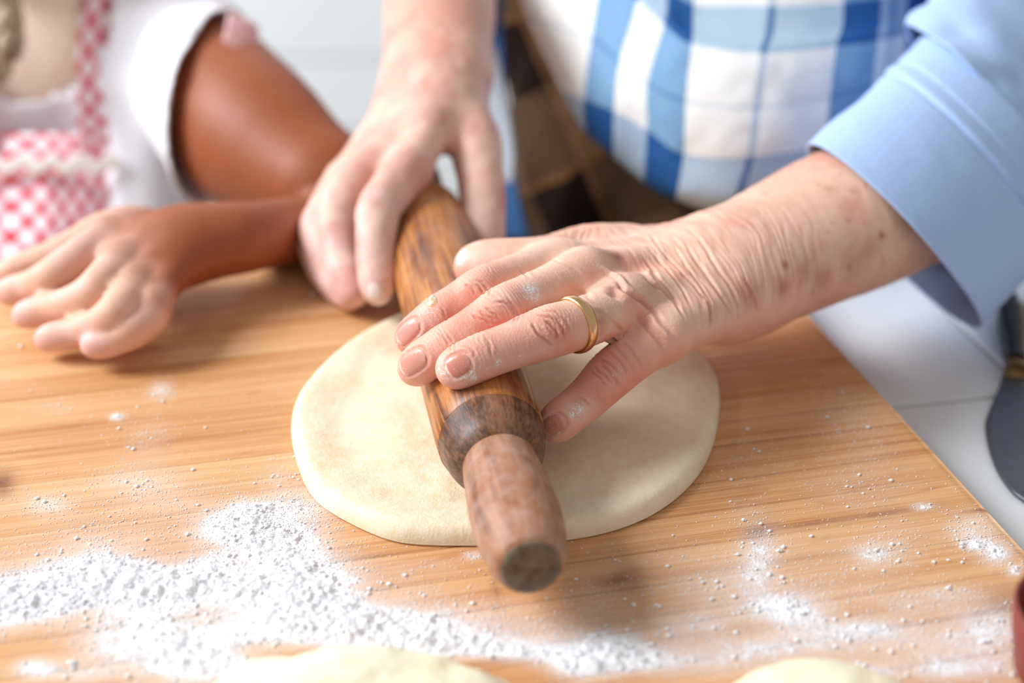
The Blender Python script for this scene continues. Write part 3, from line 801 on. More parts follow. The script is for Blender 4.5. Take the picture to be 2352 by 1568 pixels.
adult = empty('person', (0.25, 1.15, 0.0), 'adult in a light blue shirt and blue-white check apron, both hands on the rolling pin', 'person')
PARTS = []
PARTS.append((V2, Q, T, flo))
for (b_, t_, hf), tn in zip(NAILS, [srgb(214,140,122), srgb(216,150,134), srgb(220,158,146), srgb(206,138,116)]):
    nail(HL, S, adult, b_, t_, hf, 0.00035, M_NAIL, tn)

# wedding band
c0 = HL.f['ring']; rc = c0[1][:3] * 0.62 + c0[2][:3] * 0.38; ra = nrm(c0[2][:3] - c0[0][:3]); 
u = nrm(np.cross(ra, [0, 0, 1])); w_ = np.cross(u, ra); nn = 72; prof = [(-.0025,0),(-.0024,.0008),(-.0014,.0014),(0,.0016),(.0014,.0014),(.0024,.0008),(.0025,0),(.0018,-.0006),(-.0018,-.0006)]
V = []; 
for i in range(nn):
    th = 2 * math.pi * i / nn; dr = u * math.cos(th) + w_ * math.sin(th)
    p_ = rc.copy(); t = 0.004
    while HL.sdf((rc + dr * t)[None])[0] < 0 and t < 0.013: t += 0.0001
    for s_, r_ in prof: V.append(rc + dr * (min(t, 0.0112) + 0.0001 + r_) + ra * s_)
m_ = len(prof); F = [(i * m_ + j, ((i + 1) % nn) * m_ + j, ((i + 1) % nn) * m_ + (j + 1) % m_, i * m_ + (j + 1) % m_) for i in range(nn) for j in range(m_)]
gm = NT('gold').P(Base_Color=srgb(232, 190, 138), Metallic=1.0, Roughness=0.24)
make('wedding_band', V, F, gm, adult, label='plain gold ring on the ring finger')

print('t', round(time.time() - T0, 1))
# ---- the other hand, gripping the far handle
SPEC_R = dict(
 index=[(938,385,.775,50),(905,430,.757,46),(870,482,.745,45),(864,535,.738,40),(862,592,.733,38),(866,635,.729,35),(868,668,.726,30)],
 middle=[(880,372,.790,52),(825,415,.780,46),(780,475,.772,45),(775,535,.765,40),(784,595,.758,38),(800,640,.750,35),(818,672,.745,30)],
 ring=[(832,385,.800,50),(775,450,.792,44),(740,520,.782,44),(745,570,.772,38),(762,620,.764,36),(785,655,.756,33),(806,682,.750,28)],
 pinky=[(795,415,.808,46),(755,480,.800,40),(726,550,.790,38),(735,590,.782,34),(750,628,.774,32),(772,655,.766,29),(792,678,.760,25)],
 thumb=[(1040,250,.825,60),(1085,315,.812,54),(1100,380,.800,46),(1108,450,.790,43),(1110,510,.780,40),(1112,565,.771,33)],
 wrist=[(1003,190,.845,116),(1008,90,.885,120),(1012,-20,.93,126),(1020,-200,1.00,140),(1040,-420,1.10,155)],
 kf=0.004, kp=0.009, web=0.45, armfl=0.85,
 extra=[((960,300,.81,60),(1040,270,.83,62))])
HR = build_hand(SPEC_R)
V, Q, N = sculpt(HR.sdf, HR.lo, HR.hi, 0.0026, 1)
fing = np.zeros(len(V))
for k in HR.f:
    nodes = HR.f[k]; d, s_ = polydist(V, nodes[1:, :3]); fing = np.maximum(fing, np.exp(-(np.maximum(d - 0.009, 0) / 0.004) ** 2) * sm(s_, 0.0, 0.3))
nz = fbm(V * 45, 3, 161)
T = np.array(srgb(230, 190, 172))[None] * np.ones((len(V), 1))
T = toward(T, srgb(226, 190, 184), 0.6 * fing)
T = toward(T, srgb(208, 140, 128), np.clip(0.55 * sm(nz, 0.45, 0.7), 0, 1))
T = toward(T, srgb(196, 132, 104), 0.5 * sm(V[:, 2], B + 0.085, B + 0.12))
n1 = vnoise(V * 150, 162); disp = (n1 - 0.5) * 0.0008
PARTS.append((V + N * disp[:, None], Q, T, 0.55 * fing * sm(fbm(V * 60, 2, 8), 0.35, 0.6)))
SR = Surf(V, N)
nail(HR, SR, adult, (858, 645), (862, 690), .0042, 0.0004, M_NAIL, srgb(240, 225, 222))
# torso, neck and head under the clothes
def P3(px, py, d): return pt(px, py, d)
hipc = P3(1760, 700, 1.17); chest = P3(1740, -250, 1.17)
shR, shL = P3(1130, -640, 1.22), P3(2120, -640, 1.22)
elR = P3(1045, -430, 1.105); elL = P3(2560, 230, 0.86)
X3 = np.eye(3)
neckb = (shR + shL) / 2 + [0, 0, 0.04]; headc = neckb + np.array([0.0, -0.03, 0.20])
def body(P):
    d = cap(P, hipc, chest, 0.12, 0.13, np.array([0, 1.0, 0]), 0.66)
    d = smin(d, cap(P, shR, shL, 0.062, 0.062), 0.06)
    d = smin(d, cap(P, shR, elR, 0.058, 0.046), 0.03); d = smin(d, cap(P, shL, elL, 0.058, 0.047), 0.03)
    d = smin(d, cap(P, neckb - [0, 0, 0.03], headc - [0, 0, 0.06], 0.055, 0.05), 0.03)
    h = ell(P, headc, X3, (0.075, 0.095, 0.115)); h = smin(h, ell(P, headc + [0, -0.035, -0.07], X3, (0.055, 0.055, 0.05)), 0.03)
    h = smin(h, cap(P, headc + [0, -0.092, 0.005], headc + [0, -0.112, -0.028], 0.007, 0.012), 0.01)
    for s_ in (-1, 1): h = smin(h, ell(P, headc + [s_ * 0.077, 0.005, -0.01], X3, (0.008, 0.018, 0.03)), 0.006)
    return smin(d, h, 0.02)
lo = np.array([-0.35, 0.75, 0.55]); hi = np.array([0.75, 1.5, B + 1.1])
V, Q = nets(body, lo, hi, 0.012); V, N = snap(body, V, 2)
PARTS.append((V, Q, np.array(srgb(216, 172, 152))[None] * np.ones((len(V), 1)), np.zeros(len(V))))
def join(parts):
    VV, QQ, TT, FF = [], [], [], []; n = 0
    for V, Q, T, F_ in parts: VV.append(V); QQ.append(Q + n); TT.append(T); FF.append(F_); n += len(V)
    return np.concatenate(VV), np.concatenate(QQ), np.concatenate(TT), np.concatenate(FF)
V, Q, T, F_ = join(PARTS)
print('t', round(time.time() - T0, 1))
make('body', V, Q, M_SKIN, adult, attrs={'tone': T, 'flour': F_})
print('adult head z', headc[2], 'shoulders', shR, shL)

# ------------------------------------------------------------------ clothing of the adult
def cloth_mat(name, col, var=0.06, wv=2600, sheen=0.2, dark=None):
    m = NT(name); co = m.coord('Object'); n = m.noise(co, 14, 3); n2 = m.noise(co, 900, 3, 0.7)
    c = m.mix(n, tuple(x * (1 - var) for x in col), tuple(min(1, x * (1 + var)) for x in col))
    c = m.mix(m.math('MULTIPLY', m.ramp(n2, [(0.4, (0, 0, 0)), (0.65, (1, 1, 1))]), 0.22), c, (0.9, 0.94, 1.0))
    b = m.bump(n2, 0.35, 0.0006)
    return m.P(Base_Color=c, Roughness=0.85, Normal=b, Sheen_Weight=sheen, Sheen_Roughness=0.5, Specular_IOR_Level=0.15)
M_SHIRT = cloth_mat('blue_chambray', srgb(166, 198, 249), 0.10)
def solid(o, t, off=0.0):
    m = o.modifiers.new('thickness', 'SOLIDIFY'); m.thickness = t; m.offset = off; return o
def loft(name, rings, mat, parent, nth=96, m=10, wr=0.0, seed=0, thick=0.0012, extra=None, label=None):
    """rings: (centre, A, B) ; P = C + A cos + B sin"""
    R = spline(np.array([np.concatenate(r) for r in rings]), m); th = np.linspace(0, 2 * math.pi, nth, endpoint=False)
    V = []
    for i, r in enumerate(R):
        c, a, b = r[:3], r[3:6], r[6:9]
        P = c + np.outer(np.cos(th), a) + np.outer(np.sin(th), b)
        if wr:
            dr = P - c; dr /= np.linalg.norm(dr, axis=1)[:, None]
            s = np.full(nth, i / len(R) * 6.0)
            w = (fbm(np.stack([P[:, 0] * 22 + P[:, 1] * 8, P[:, 1] * 22, P[:, 2] * 22], 1), 3, seed) - 0.5) * wr
            if extra: w = w + extra(P, i / (len(R) - 1), th)
            P = P + dr * w[:, None]
        V.append(P)
    V = np.concatenate(V); n = len(R)
    i, j = np.meshgrid(np.arange(n - 1), np.arange(nth), indexing='ij'); a = (i * nth + j).ravel(); b = (i * nth + (j + 1) % nth).ravel()
    Q = np.stack([a, b, b + nth, a + nth], 1)
    o = make(name, V, Q, mat, parent, label=label); solid(o, thick); return o
def ringp(T_, B_, d, dB, fpx):
    """T_, B_: pixel ends of the long axis, d: depth there, dB: half depth, fpx: pixel shift of the near side"""
    c = ((T_[0] + B_[0]) / 2, (T_[1] + B_[1]) / 2); C = pt(*c, d)
    return C, pt(*B_, d) - C, pt(c[0] + fpx[0], c[1] + fpx[1], d - dB) - C
r0 = ringp((1856, 336), (2246, 752), .742, .052, (34, -36))
r1 = ringp((1990, 215), (2364, 632), .771, .056, (34, -36))
r2 = ringp((2118, 92), (2490, 500), .802, .058, (34, -36))
def seam(P, t, th): return -0.0018 * math.exp(-((t - 0.66) / 0.014) ** 2) + 0.0010 * math.exp(-((t - 0.70) / 0.02) ** 2) - 0.0012 * math.exp(-((t - 0.77) / 0.012) ** 2) + 0.003 * (t > 0.5) * (t - 0.5)
shirt = loft('shirt', [ringp((2085, 60), (2440, 470), .80, .050, (30, -30)), ringp((2140, -10), (2520, 400), .825, .056, (30, -30)), ringp((2200, -190), (2680, 300), .87, .062, (10, -30)),
         ringp((2150, -420), (2600, -60), .98, .07, (0, -30)), ringp((2000, -640), (2330, -520), 1.16, .07, (0, -30))], M_SHIRT, adult, wr=0.026, seed=3, m=14)
cf = loft('cuff', [r0, r1, r2], M_SHIRT, adult, wr=0.004, seed=5, extra=seam, m=60)
cf.parent = shirt; cf.location = (0, 0, 0); cf['label'] = 'turned-back cuff with a stitched edge'
# shirt body
def shirt_sdf(P):
    d = cap(P, hipc + [0, 0, -0.02], chest, 0.135, 0.142, np.array([0, 1.0, 0]), 0.67)
    d = smin(d, cap(P, shR, shL, 0.070, 0.070), 0.06)
    d = smin(d, cap(P, shR, shR + (elR - shR) * 0.8, 0.067, 0.058), 0.03)
    return d + (fbm(P * 14, 2, 4) - 0.5) * 0.014
V, Q = nets(shirt_sdf, lo - 0.02, hi + 0.02, 0.009); V, N = snap(shirt_sdf, V, 1)
sb = make('shirt_body', V, Q, M_SHIRT, adult)

# check apron over the belly
def plaid_mat():
    m = NT('blue_white_check'); uv = m.n('ShaderNodeUVMap'); s = m.n('ShaderNodeSeparateXYZ', Vector=uv.outputs[0])
    U, W = s.outputs[0], s.outputs[1]
    w, bl, gr = (1, 1, 1), (0, 0, 0), (0.35, 0.35, 0.35)
    f = lambda c: c / 9.0
    st = [(0.0, w), (f(0.30), w), (f(1.0), bl)]
    k = 2.0
    for i in range(5): st += [(f(k), (0.95,) * 3), (f(k + 0.15), (0.72,) * 3)]; k += 0.2
    st += [(f(3.0), bl), (f(4.0), w), (f(4.95), gr), (f(5.05), w), (f(6.0), (0.0,) * 3), (f(7.0), (0.75,) * 3), (f(7.25), (0.45,) * 3), (f(7.5), (0.75,) * 3), (f(7.9), bl)]
    cu = m.ramp(U, st, 'CONSTANT')
    g = lambda c: c / 6.0
    cv = m.ramp(W, [(0.0, w), (g(1.0), bl), (g(2.0), w), (g(2.97), (.55,) * 3), (g(3.03), w), (g(4.0), bl)], 'CONSTANT')
    both = m.math('ADD', cu, cv)     # 0 blue on blue, 1 mixed, 2 white on white
    warp_blue = m.math('SUBTRACT', 1.0, cu)
    mixc = m.mix(warp_blue, srgb(172, 194, 214), srgb(118, 160, 198))
    c = m.mix(m.math('MINIMUM', both, 1.0), srgb(2, 80, 146), mixc)
    c = m.mix(m.math('MAXIMUM', m.math('SUBTRACT', both, 1.0), 0.0), c, srgb(238, 239, 238))
    co = m.coord('Object'); n = m.noise(co, 700, 3, 0.7)
    c = m.mix(m.math('MULTIPLY', n, 0.06), c, (0.8, 0.85, 0.9))
    return m.P(Base_Color=c, Roughness=0.95, Specular_IOR_Level=0.05)
M_PLAID = plaid_mat()
rows = {
 0: [(1130,-420,0.980),(1400,-430,0.950),(1490,-430,0.930),(1535,-430,0.920),(1591,-430,0.910),(1775,-430,0.900),(1940,-430,0.910),(2030,-430,0.920),(2100,-430,0.940),(2190,-430,0.980)],
 1: [(1172,-170,0.960),(1395,-170,0.910),(1488,-110,0.885),(1533,-50,0.870),(1591,8,0.860),(1772,14,0.850),(1937,8,0.860),(2021,-5,0.875),(2090,-30,0.900),(2150,-60,0.950)],
 2: [(1186,-50,0.950),(1380,-60,0.900),(1466,0,0.870),(1525,52,0.855),(1588,98,0.840),(1752,120,0.830),(1919,106,0.840),(2012,92,0.855),(2085,75,0.885),(2140,50,0.935)],
 3: [(1210,40,0.940),(1358,88,0.895),(1424,140,0.865),(1487,188,0.850),(1574,230,0.835),(1737,246,0.825),(1905,222,0.835),(1998,194,0.850),(2080,170,0.880),(2135,130,0.930)],
 4: [(1290,205,0.940),(1341,226,0.900),(1411,252,0.870),(1486,294,0.855),(1570,351,0.840),(1722,358,0.830),(1893,335,0.840),(1985,300,0.860),(2065,260,0.885),(2125,210,0.930)],
 5: [(1318,258,0.950),(1346,300,0.910),(1410,355,0.885),(1480,415,0.870),(1552,455,0.860),(1680,485,0.850),(1870,470,0.860),(1975,430,0.875),(2060,390,0.900),(2125,320,0.940)],
 6: [(1330,260,1.000),(1352,280,0.980),(1414,330,0.950),(1482,385,0.940),(1555,420,0.940),(1680,450,0.930),(1868,430,0.940),(1975,390,0.950),(2060,350,0.970),(2125,300,1.000)]}
G = np.array([[pt(*c) for c in rows[r]] for r in range(7)])
def lattice(G, mu, mv):
    g = np.stack([spline(G[i], mu) for i in range(G.shape[0])]); nU = g.shape[1]
    return np.stack([spline(g[:, j], mv) for j in range(nU)], 1)
def cloth(name, G, mat, parent, mu=10, mv=10, ru=1.0, rv=1.0, thick=0.001, wr=0.0, label=None, uvs=None):
    g = lattice(G, mu, mv); nv_, nu_ = g.shape[:2]; V = g.reshape(-1, 3)
    u_, v_ = np.meshgrid(np.linspace(0, ru, nu_), np.linspace(0, rv, nv_)); uv = np.stack([u_.ravel(), v_.ravel()], 1)
    if wr: V = V + np.array([0, 1, 0]) * ((fbm(V * 28, 3, 12) - 0.5) * wr)[:, None]
    i, j = np.meshgrid(np.arange(nv_ - 1), np.arange(nu_ - 1), indexing='ij'); a = (i * nu_ + j).ravel()
    Q = np.stack([a, a + 1, a + nu_ + 1, a + nu_], 1)
    o = make(name, V, Q, mat, parent, uv=uv, label=label)
    if thick: solid(o, thick)
    return o
apron = cloth('apron', G, M_PLAID, adult, 14, 14, wr=0.010, label='blue and white check apron hanging forward over the board')
# tie of the apron hanging beside the bare forearm
tie = cloth('apron_tie', np.array([[pt(1118, -60, 1.02), pt(1150, -60, 1.01)], [pt(1122, 200, 1.02), pt(1160, 200, 1.01)], [pt(1132, 380, 1.02), pt(1180, 380, 1.01)], [pt(1140, 470, 1.02), pt(1195, 470, 1.01)], [pt(1140, 548, 1.02), pt(1215, 548, 1.01)]]),
      simple('tie_cloth', srgb(60, 110, 168), 0.9), adult, 6, 10, label='blue end of the apron')
tie.parent = apron; tie.location = (0, 0, 0)
t2 = cloth('apron_edge', np.array([[pt(1112, 110, 1.0), pt(1142, 110, .995)], [pt(1120, 230, 1.0), pt(1166, 230, .995)], [pt(1130, 340, 1.0), pt(1182, 340, .995)], [pt(1140, 420, 1.0), pt(1178, 420, .995)]]),
      simple('pale_cloth', srgb(196, 208, 222), 0.9), adult, 6, 8, label='pale band of the apron')
t2.parent = apron; t2.location = (0, 0, 0)
# brown plaid skirt below the apron
def brown_mat():
    m = NT('brown_plaid'); co = m.coord('Object', (1, 1, 1), (0, 0.5, 0)); s = m.n('ShaderNodeSeparateXYZ', Vector=co)
    a = m.math('FRACT', m.math('MULTIPLY', s.outputs[0], 10.5)); b = m.math('FRACT', m.math('MULTIPLY', s.outputs[2], 10.5))
    A = m.math('GREATER_THAN', a, 0.55); Bb = m.math('GREATER_THAN', b, 0.55)
    c = m.mix(m.math('MULTIPLY', m.math('ADD', A, Bb), 0.5), srgb(108, 84, 62), srgb(34, 24, 20))
    ln = m.math('MAXIMUM', m.math('LESS_THAN', a, 0.05), m.math('LESS_THAN', b, 0.05))
    c = m.mix(m.math('MULTIPLY', ln, 0.6), c, srgb(120, 84, 50))
    return m.P(Base_Color=c, Roughness=0.95, Specular_IOR_Level=0.05)
kneeL, kneeR = P3(1900, 1100, 1.28), P3(1420, 1100, 1.28)
def skirt_sdf(P):
    d = cap(P, hipc + [-0.05, 0, 0.02], hipc + [-0.03, 0.02, -0.45], 0.175, 0.20, np.array([0, 1.0, 0]), 0.7)
    return smin(d, cap(P, P3(1270, -260, 1.13), P3(1330, 560, 1.12), 0.032, 0.062), 0.05) + (fbm(P * np.array([26, 26, 5]), 2, 14) - 0.5) * 0.03
V, Q = nets(skirt_sdf, [-0.25, 0.85, 0.25], [0.55, 1.45, B + 0.34], 0.010)
make('skirt', V, Q, brown_mat(), adult, label='dark brown plaid cloth below the apron')

print('t', round(time.time() - T0, 1))
# ------------------------------------------------------------------ the child
kid = empty('person', (-0.33, 1.1, 0.0), 'child in a white top and red check apron, forearm resting on the board edge', 'person')
SPEC_C = dict(
 index=[(252,540,.7620,42.1),(185,588,.740,39.8),(122,634,.733,38.6),(90,650,.737,32.8),(62,660,.744,30.4),(35,667,.745,29.2),(16,671,.746,24.6)],
 middle=[(278,598,.7360,44.5),(245,638,.716,40.9),(212,676,.710,40.9),(165,695,.714,33.9),(120,708,.722,32.8),(80,718,.724,30.4),(56,724,.725,25.7)],
 ring=[(305,655,.7200,44.5),(285,693,.702,39.8),(260,727,.696,39.8),(220,748,.700,32.8),(175,763,.706,31.6),(130,773,.707,29.2),(106,778,.708,24.6)],
 pinky=[(345,705,.7080,42.1),(330,738,.702,37.4),(302,758,.697,37.4),(275,774,.696,30.4),(250,784,.696,29.2),(228,789,.696,26.9),(212,792,.696,23.4)],
 thumb=[(330,520,.795,44),(250,530,.790,38),(190,560,.785,33),(130,590,.780,30),(70,612,.778,28),(10,632,.775,24)],
 wrist=[(405,566,.755,78),(480,552,.760,74),(560,545,.768,72),(650,533,.806,74),(740,522,.850,75),(828,500,.888,74)],
 kf=0.003, kp=0.004, web=0.28, armfl=0.88)
HC = build_hand(SPEC_C)
upper = np.array([nd(*q) for q in [(830,497,.890,66),(786,442,.893,84),(700,395,.905,98),(598,318,.93,136),(520,238,.965,132),(468,165,1.0,115)]]); upper = spline(upper, 3)
hC = np.array(P3(60, -330, 1.06)); nb = P3(60, 90, 1.10)
UA, UB = P3(545, 355, .95), P3(720, 420, .885); UL, UH = np.minimum(UA, UB) - .03, np.maximum(UA, UB) + .03
def kid_sdf(P):
    d = HC.sdf(P)
    d = smin(d, cchain(P, upper, 0.02), 0.006)
    d = smin(d, cull(P, UL, UH, lambda p: cap(p, UA, UB, .030, .019)), 0.02)
    b = cap(P, P3(60, 700, 1.16), P3(60, 230, 1.12), 0.10, 0.105, np.array([0, 1.0, 0]), 0.72)
    b = smin(b, cap(P, P3(-330, 130, 1.11), P3(440, 130, 1.08), 0.040, 0.042), 0.05)
    b = smin(b, cap(P, P3(-330, 130, 1.11), P3(-620, 480, 1.0), 0.040, 0.03), 0.03)
    b = smin(b, cap(P, P3(-620, 480, 1.0), P3(-420, 600, .80), 0.03, 0.022), 0.01)
    b = smin(b, cap(P, nb, P3(60, -120, 1.07), 0.040, 0.038), 0.04)
    h = ell(P, hC, X3, (0.07, 0.085, 0.095)); h = smin(h, ell(P, hC + [0, -0.03, -0.062], X3, (0.045, 0.045, 0.038)), 0.03)
    h = smin(h, cap(P, hC + [0, -0.082, -0.01], hC + [0, -0.092, -0.022], 0.006, 0.008), 0.008)
    for s_ in (-1, 1): h = smin(h, ell(P, hC + [s_ * 0.07, 0.0, -0.01], X3, (0.007, 0.015, 0.024)), 0.006)
    b = smin(b, h, 0.02)
    return smin(d, b, 0.02)
lo = np.array([-0.62, 0.60, B - 0.22]); hi = np.array([-0.03, 1.32, B + 0.38])
lo[2] = B - 0.22
V, Q = nets(kid_sdf, lo, hi, 0.0045); V, _ = snap(kid_sdf, V, 2)
V, Q = subdiv(V, Q); V, N = snap(kid_sdf, V, 2)
T = np.array(srgb(156, 86, 50))[None] * np.ones((len(V), 1))
fing = np.zeros(len(V))
for k in HC.f:
    nodes = HC.f[k]; d, s_ = polydist(V, nodes[:, :3]); fing = np.maximum(fing, np.exp(-(np.maximum(d - 0.010, 0) / 0.006) ** 2) * (0.45 + 0.55 * sm(s_, 0.0, 0.3)))
T = toward(T, srgb(232, 186, 160), 0.9 * fing)
T = toward(T, srgb(236, 190, 180), 0.5 * fing * sm(fbm(V * 60, 2, 5), 0.45, 0.65))
for k in ('index', 'middle', 'ring', 'pinky'):
    t_ = HC.f[k][-1][:3]; T = toward(T, srgb(240, 190, 196), 0.8 * np.exp(-((V - t_) ** 2).sum(1) / 0.009 ** 2))
T = toward(T, srgb(248, 226, 208), sm(-V[:, 0], 0.20, 0.25) * sm(V[:, 1], 0.92, 0.99))  # chest painted paler to make up for the shade on it
make('body', V, Q, M_SKIN_CHILD, kid, attrs={'tone': T, 'flour': 0.25 * fing})

print('t', round(time.time() - T0, 1))
M_TOP = cloth_mat('white_cotton', srgb(243, 243, 250), 0.03, sheen=0.1)
upI = upper.copy(); upI[:, 3] += 0.0085
def top_sdf(P):
    b = cap(P, P3(60, 700, 1.16), P3(60, 230, 1.12), 0.108, 0.112, np.array([0, 1.0, 0]), 0.74)
    b = smin(b, cap(P, P3(-330, 130, 1.11), P3(440, 130, 1.08), 0.046, 0.048), 0.05)
    b = smin(b, cap(P, P3(-330, 130, 1.11), P3(-440, 260, 1.07), 0.046, 0.047), 0.03)
    b = smin(b, cchain(P, upI, 0.02), 0.02); b = smin(b, cull(P, UL, UH, lambda p: cap(p, UA, UB, .037, .026)), 0.02)
    b = smin(b, cap(P, P3(60, 150, 1.10), P3(60, 20, 1.09), 0.06, 0.05), 0.03)
    b = smin(b, cap(P, P3(340, 250, 1.05), P3(345, 700, 1.05), 0.034, 0.034), 0.03)
    return b + (fbm(P * np.array([40, 20, 9]), 2, 24) - 0.5) * 0.009
V, Q = nets(top_sdf, lo - 0.02, hi, 0.0045); V, N = snap(top_sdf, V, 2)
x, y, d = proj(V)
# neck opening: an oval around the neck root; sleeve end: a plane across the arm
nk = P3(60, 60, 1.03); neck = (((V[:, 0] - nk[0]) / 0.058) ** 2 + ((V[:, 2] - nk[2]) / 0.047) ** 2 < 1) | (V[:, 2] > P3(60, 30, 1.05)[2] + 0.02) & (np.abs(V[:, 0] - nk[0]) < 0.06)
pA, pB = P3(532, 30, .98), P3(424, 455, .94); pn = nrm(np.cross(pB - pA, np.array([0.25, 1.0, 0.0]))); pn = pn if pn[0] > 0 else -pn
sd_ = (V - pA) @ pn; cut = sd_ > 0.006; V = V - np.clip(sd_, 0, None)[:, None] * pn * (sd_ < 0.007)[:, None]
keep = ~(neck | cut); Q = Q[keep[Q].all(1)]
o = make('white_top', V, Q, M_TOP, kid); solid(o, 0.0015)

cloth('sleeve_back', np.array([[pt(524, 30, .955), pt(560, 44, .96), pt(590, 60, .97)], [pt(520, 60, .935), pt(562, 85, .94), pt(596, 115, .95)], [pt(512, 92, .925), pt(560, 130, .93), pt(603, 178, .94)]]),
      simple('pink_lining', srgb(236, 190, 194), 0.9), kid, 6, 6, thick=0.002, wr=0.01, label='pinkish back edge of the sleeve')
def red_mat():
    m = NT('red_check'); uv = m.n('ShaderNodeUVMap'); s = m.n('ShaderNodeSeparateXYZ', Vector=uv.outputs[0])
    a = m.math('ADD', m.math('ADD', s.outputs[0], s.outputs[1]), 20.0); b = m.math('ADD', m.math('SUBTRACT', s.outputs[0], s.outputs[1]), 20.0)
    fa = m.math('ABSOLUTE', m.math('SUBTRACT', m.math('FRACT', a), 0.5)); fb = m.math('ABSOLUTE', m.math('SUBTRACT', m.math('FRACT', b), 0.5))
    lo_ = m.math('MINIMUM', fa, fb); hi_ = m.math('MAXIMUM', fa, fb)
    c = m.mix(m.math('GREATER_THAN', hi_, 0.30), srgb(246, 240, 244), srgb(240, 158, 172))   # white diamond, pink bands
    c = m.mix(m.math('GREATER_THAN', lo_, 0.27), c, srgb(206, 8, 30))                       # red where the bands cross
    return m.P(Base_Color=c, Roughness=0.9, Specular_IOR_Level=0.1)
M_RED = red_mat()
def pg(rowsp): return np.array([[pt(*q) for q in r] for r in rowsp])
kap = empty('apron', (0, 0, 0)); kap.parent = kid; kap.location = -Vector(kid.location)
kap['label'] = 'red and white check bib apron'
cloth('bib', pg([[(-160,310,1.050),(60,306,1.025),(180,308,1.025),(272,302,1.040)], [(-160,414,1.040),(60,414,1.010),(180,414,1.015),(280,409,1.030)], [(-170,540,1.030),(60,540,1.000),(180,540,1.005),(284,535,1.025)], [(-170,680,1.020),(60,680,0.995),(180,680,1.000),(280,670,1.020)]]), M_RED, kap, 8, 8, ru=7.3, rv=5.9, wr=0.008)
cloth('strap', pg([[(205,-120,1.070),(282,-120,1.080)], [(196,-20,1.045),(275,-20,1.060)], [(178,90,1.030),(256,90,1.040)], [(178,200,1.020),(252,200,1.030)], [(178,290,1.015),(262,290,1.027)], [(176,345,1.010),(276,345,1.025)]]), M_RED, kap, 8, 8, ru=1.5, rv=7.7, wr=0.003)
cloth('strap', pg([[(-85,-120,1.070),(-162,-120,1.080)], [(-76,-20,1.045),(-155,-20,1.060)], [(-58,90,1.030),(-136,90,1.040)], [(-58,200,1.020),(-132,200,1.030)], [(-56,345,1.010),(-156,345,1.025)]]), M_RED, kap, 8, 8, ru=1.5, rv=7.7, wr=0.003)
# rickrack trim
xs = np.linspace(-170, 276, 90); rr = []
for k_ in (-17, 17):
    rr.append([(x_, 378 + k_ + 9 * math.sin(x_ / 68 * 2 * math.pi), 1.002 + 0.00000016 * (x_ - 100) ** 2) for x_ in xs])
cloth('rickrack_trim', pg(rr), simple('cream_braid', srgb(238, 230, 224), 0.9), kap, 1, 4, thick=0.002, label='wavy cream braid across the bib')

# hair: scalp cap and a braid falling in front of the shoulder
M_HAIR = (lambda m: m.P(Base_Color=m.ramp(m.noise(m.coord('Object', (300, 300, 40)), 1.0, 3), [(0.35, srgb(96, 76, 56)), (0.6, srgb(176, 156, 126)), (0.75, srgb(206, 190, 160))]), Roughness=0.45))(NT('fair_hair'))
def hair_sdf(P):
    d = ell(P, hC + [0, 0.012, 0.012], X3, (0.078, 0.090, 0.100))
    return np.maximum(d, -ell(P, hC + [0, -0.09, -0.045], X3, (0.062, 0.06, 0.075)))
V, Q = nets(hair_sdf, hC - 0.13, hC + 0.13, 0.005); hair = make('hair', V, Q, M_HAIR, kid)
bn = spline(np.array([P3(-30, -230, 1.03), P3(-30, -120, 1.0), P3(-18, -30, .985), P3(-4, 50, .98), P3(2, 120, .978)]), 40)
def strand(ph):
    out = []
    for i, c in enumerate(bn):
        t = i / 10.5 * math.pi + ph; out.append([c[0] + 0.0105 * math.sin(t), c[1] + 0.005 * math.sin(2 * t), c[2], 0.0078 * (1 - 0.25 * i / len(bn))])
    return np.array(out)
sts = [strand(p_) for p_ in (0, 2 * math.pi / 3, 4 * math.pi / 3)]
for st in sts:
    V, Q = nets(lambda P: chain(P, st[::4], 0.003), st[:, :3].min(0) - 0.012, st[:, :3].max(0) + 0.012, 0.0022)
    o = make('braid_strand', V, Q, M_HAIR, kid); o.parent = hair; o.location = (0, 0, 0)
tp = P3(2, 132, .978)
V, Q = nets(lambda P: ell(P, tp, X3, (.010, .009, .007)), tp - .014, tp + .014, 0.002)
o = make('hair_tie', V, Q, simple('pink_elastic', srgb(214, 96, 150), 0.8), kid, label='pink hair tie'); o.parent = hair; o.location = (0, 0, 0)
V, Q = nets(lambda P: smin(cap(P, tp, P3(0, 158, .975), .007, .008), cap(P, P3(0, 155, .975), P3(-4, 190, .972), .008, .003), .004), tp - .045, tp + .045, 0.002)
o = make('braid_end', V, Q, M_HAIR, kid); o.parent = hair; o.location = (0, 0, 0)

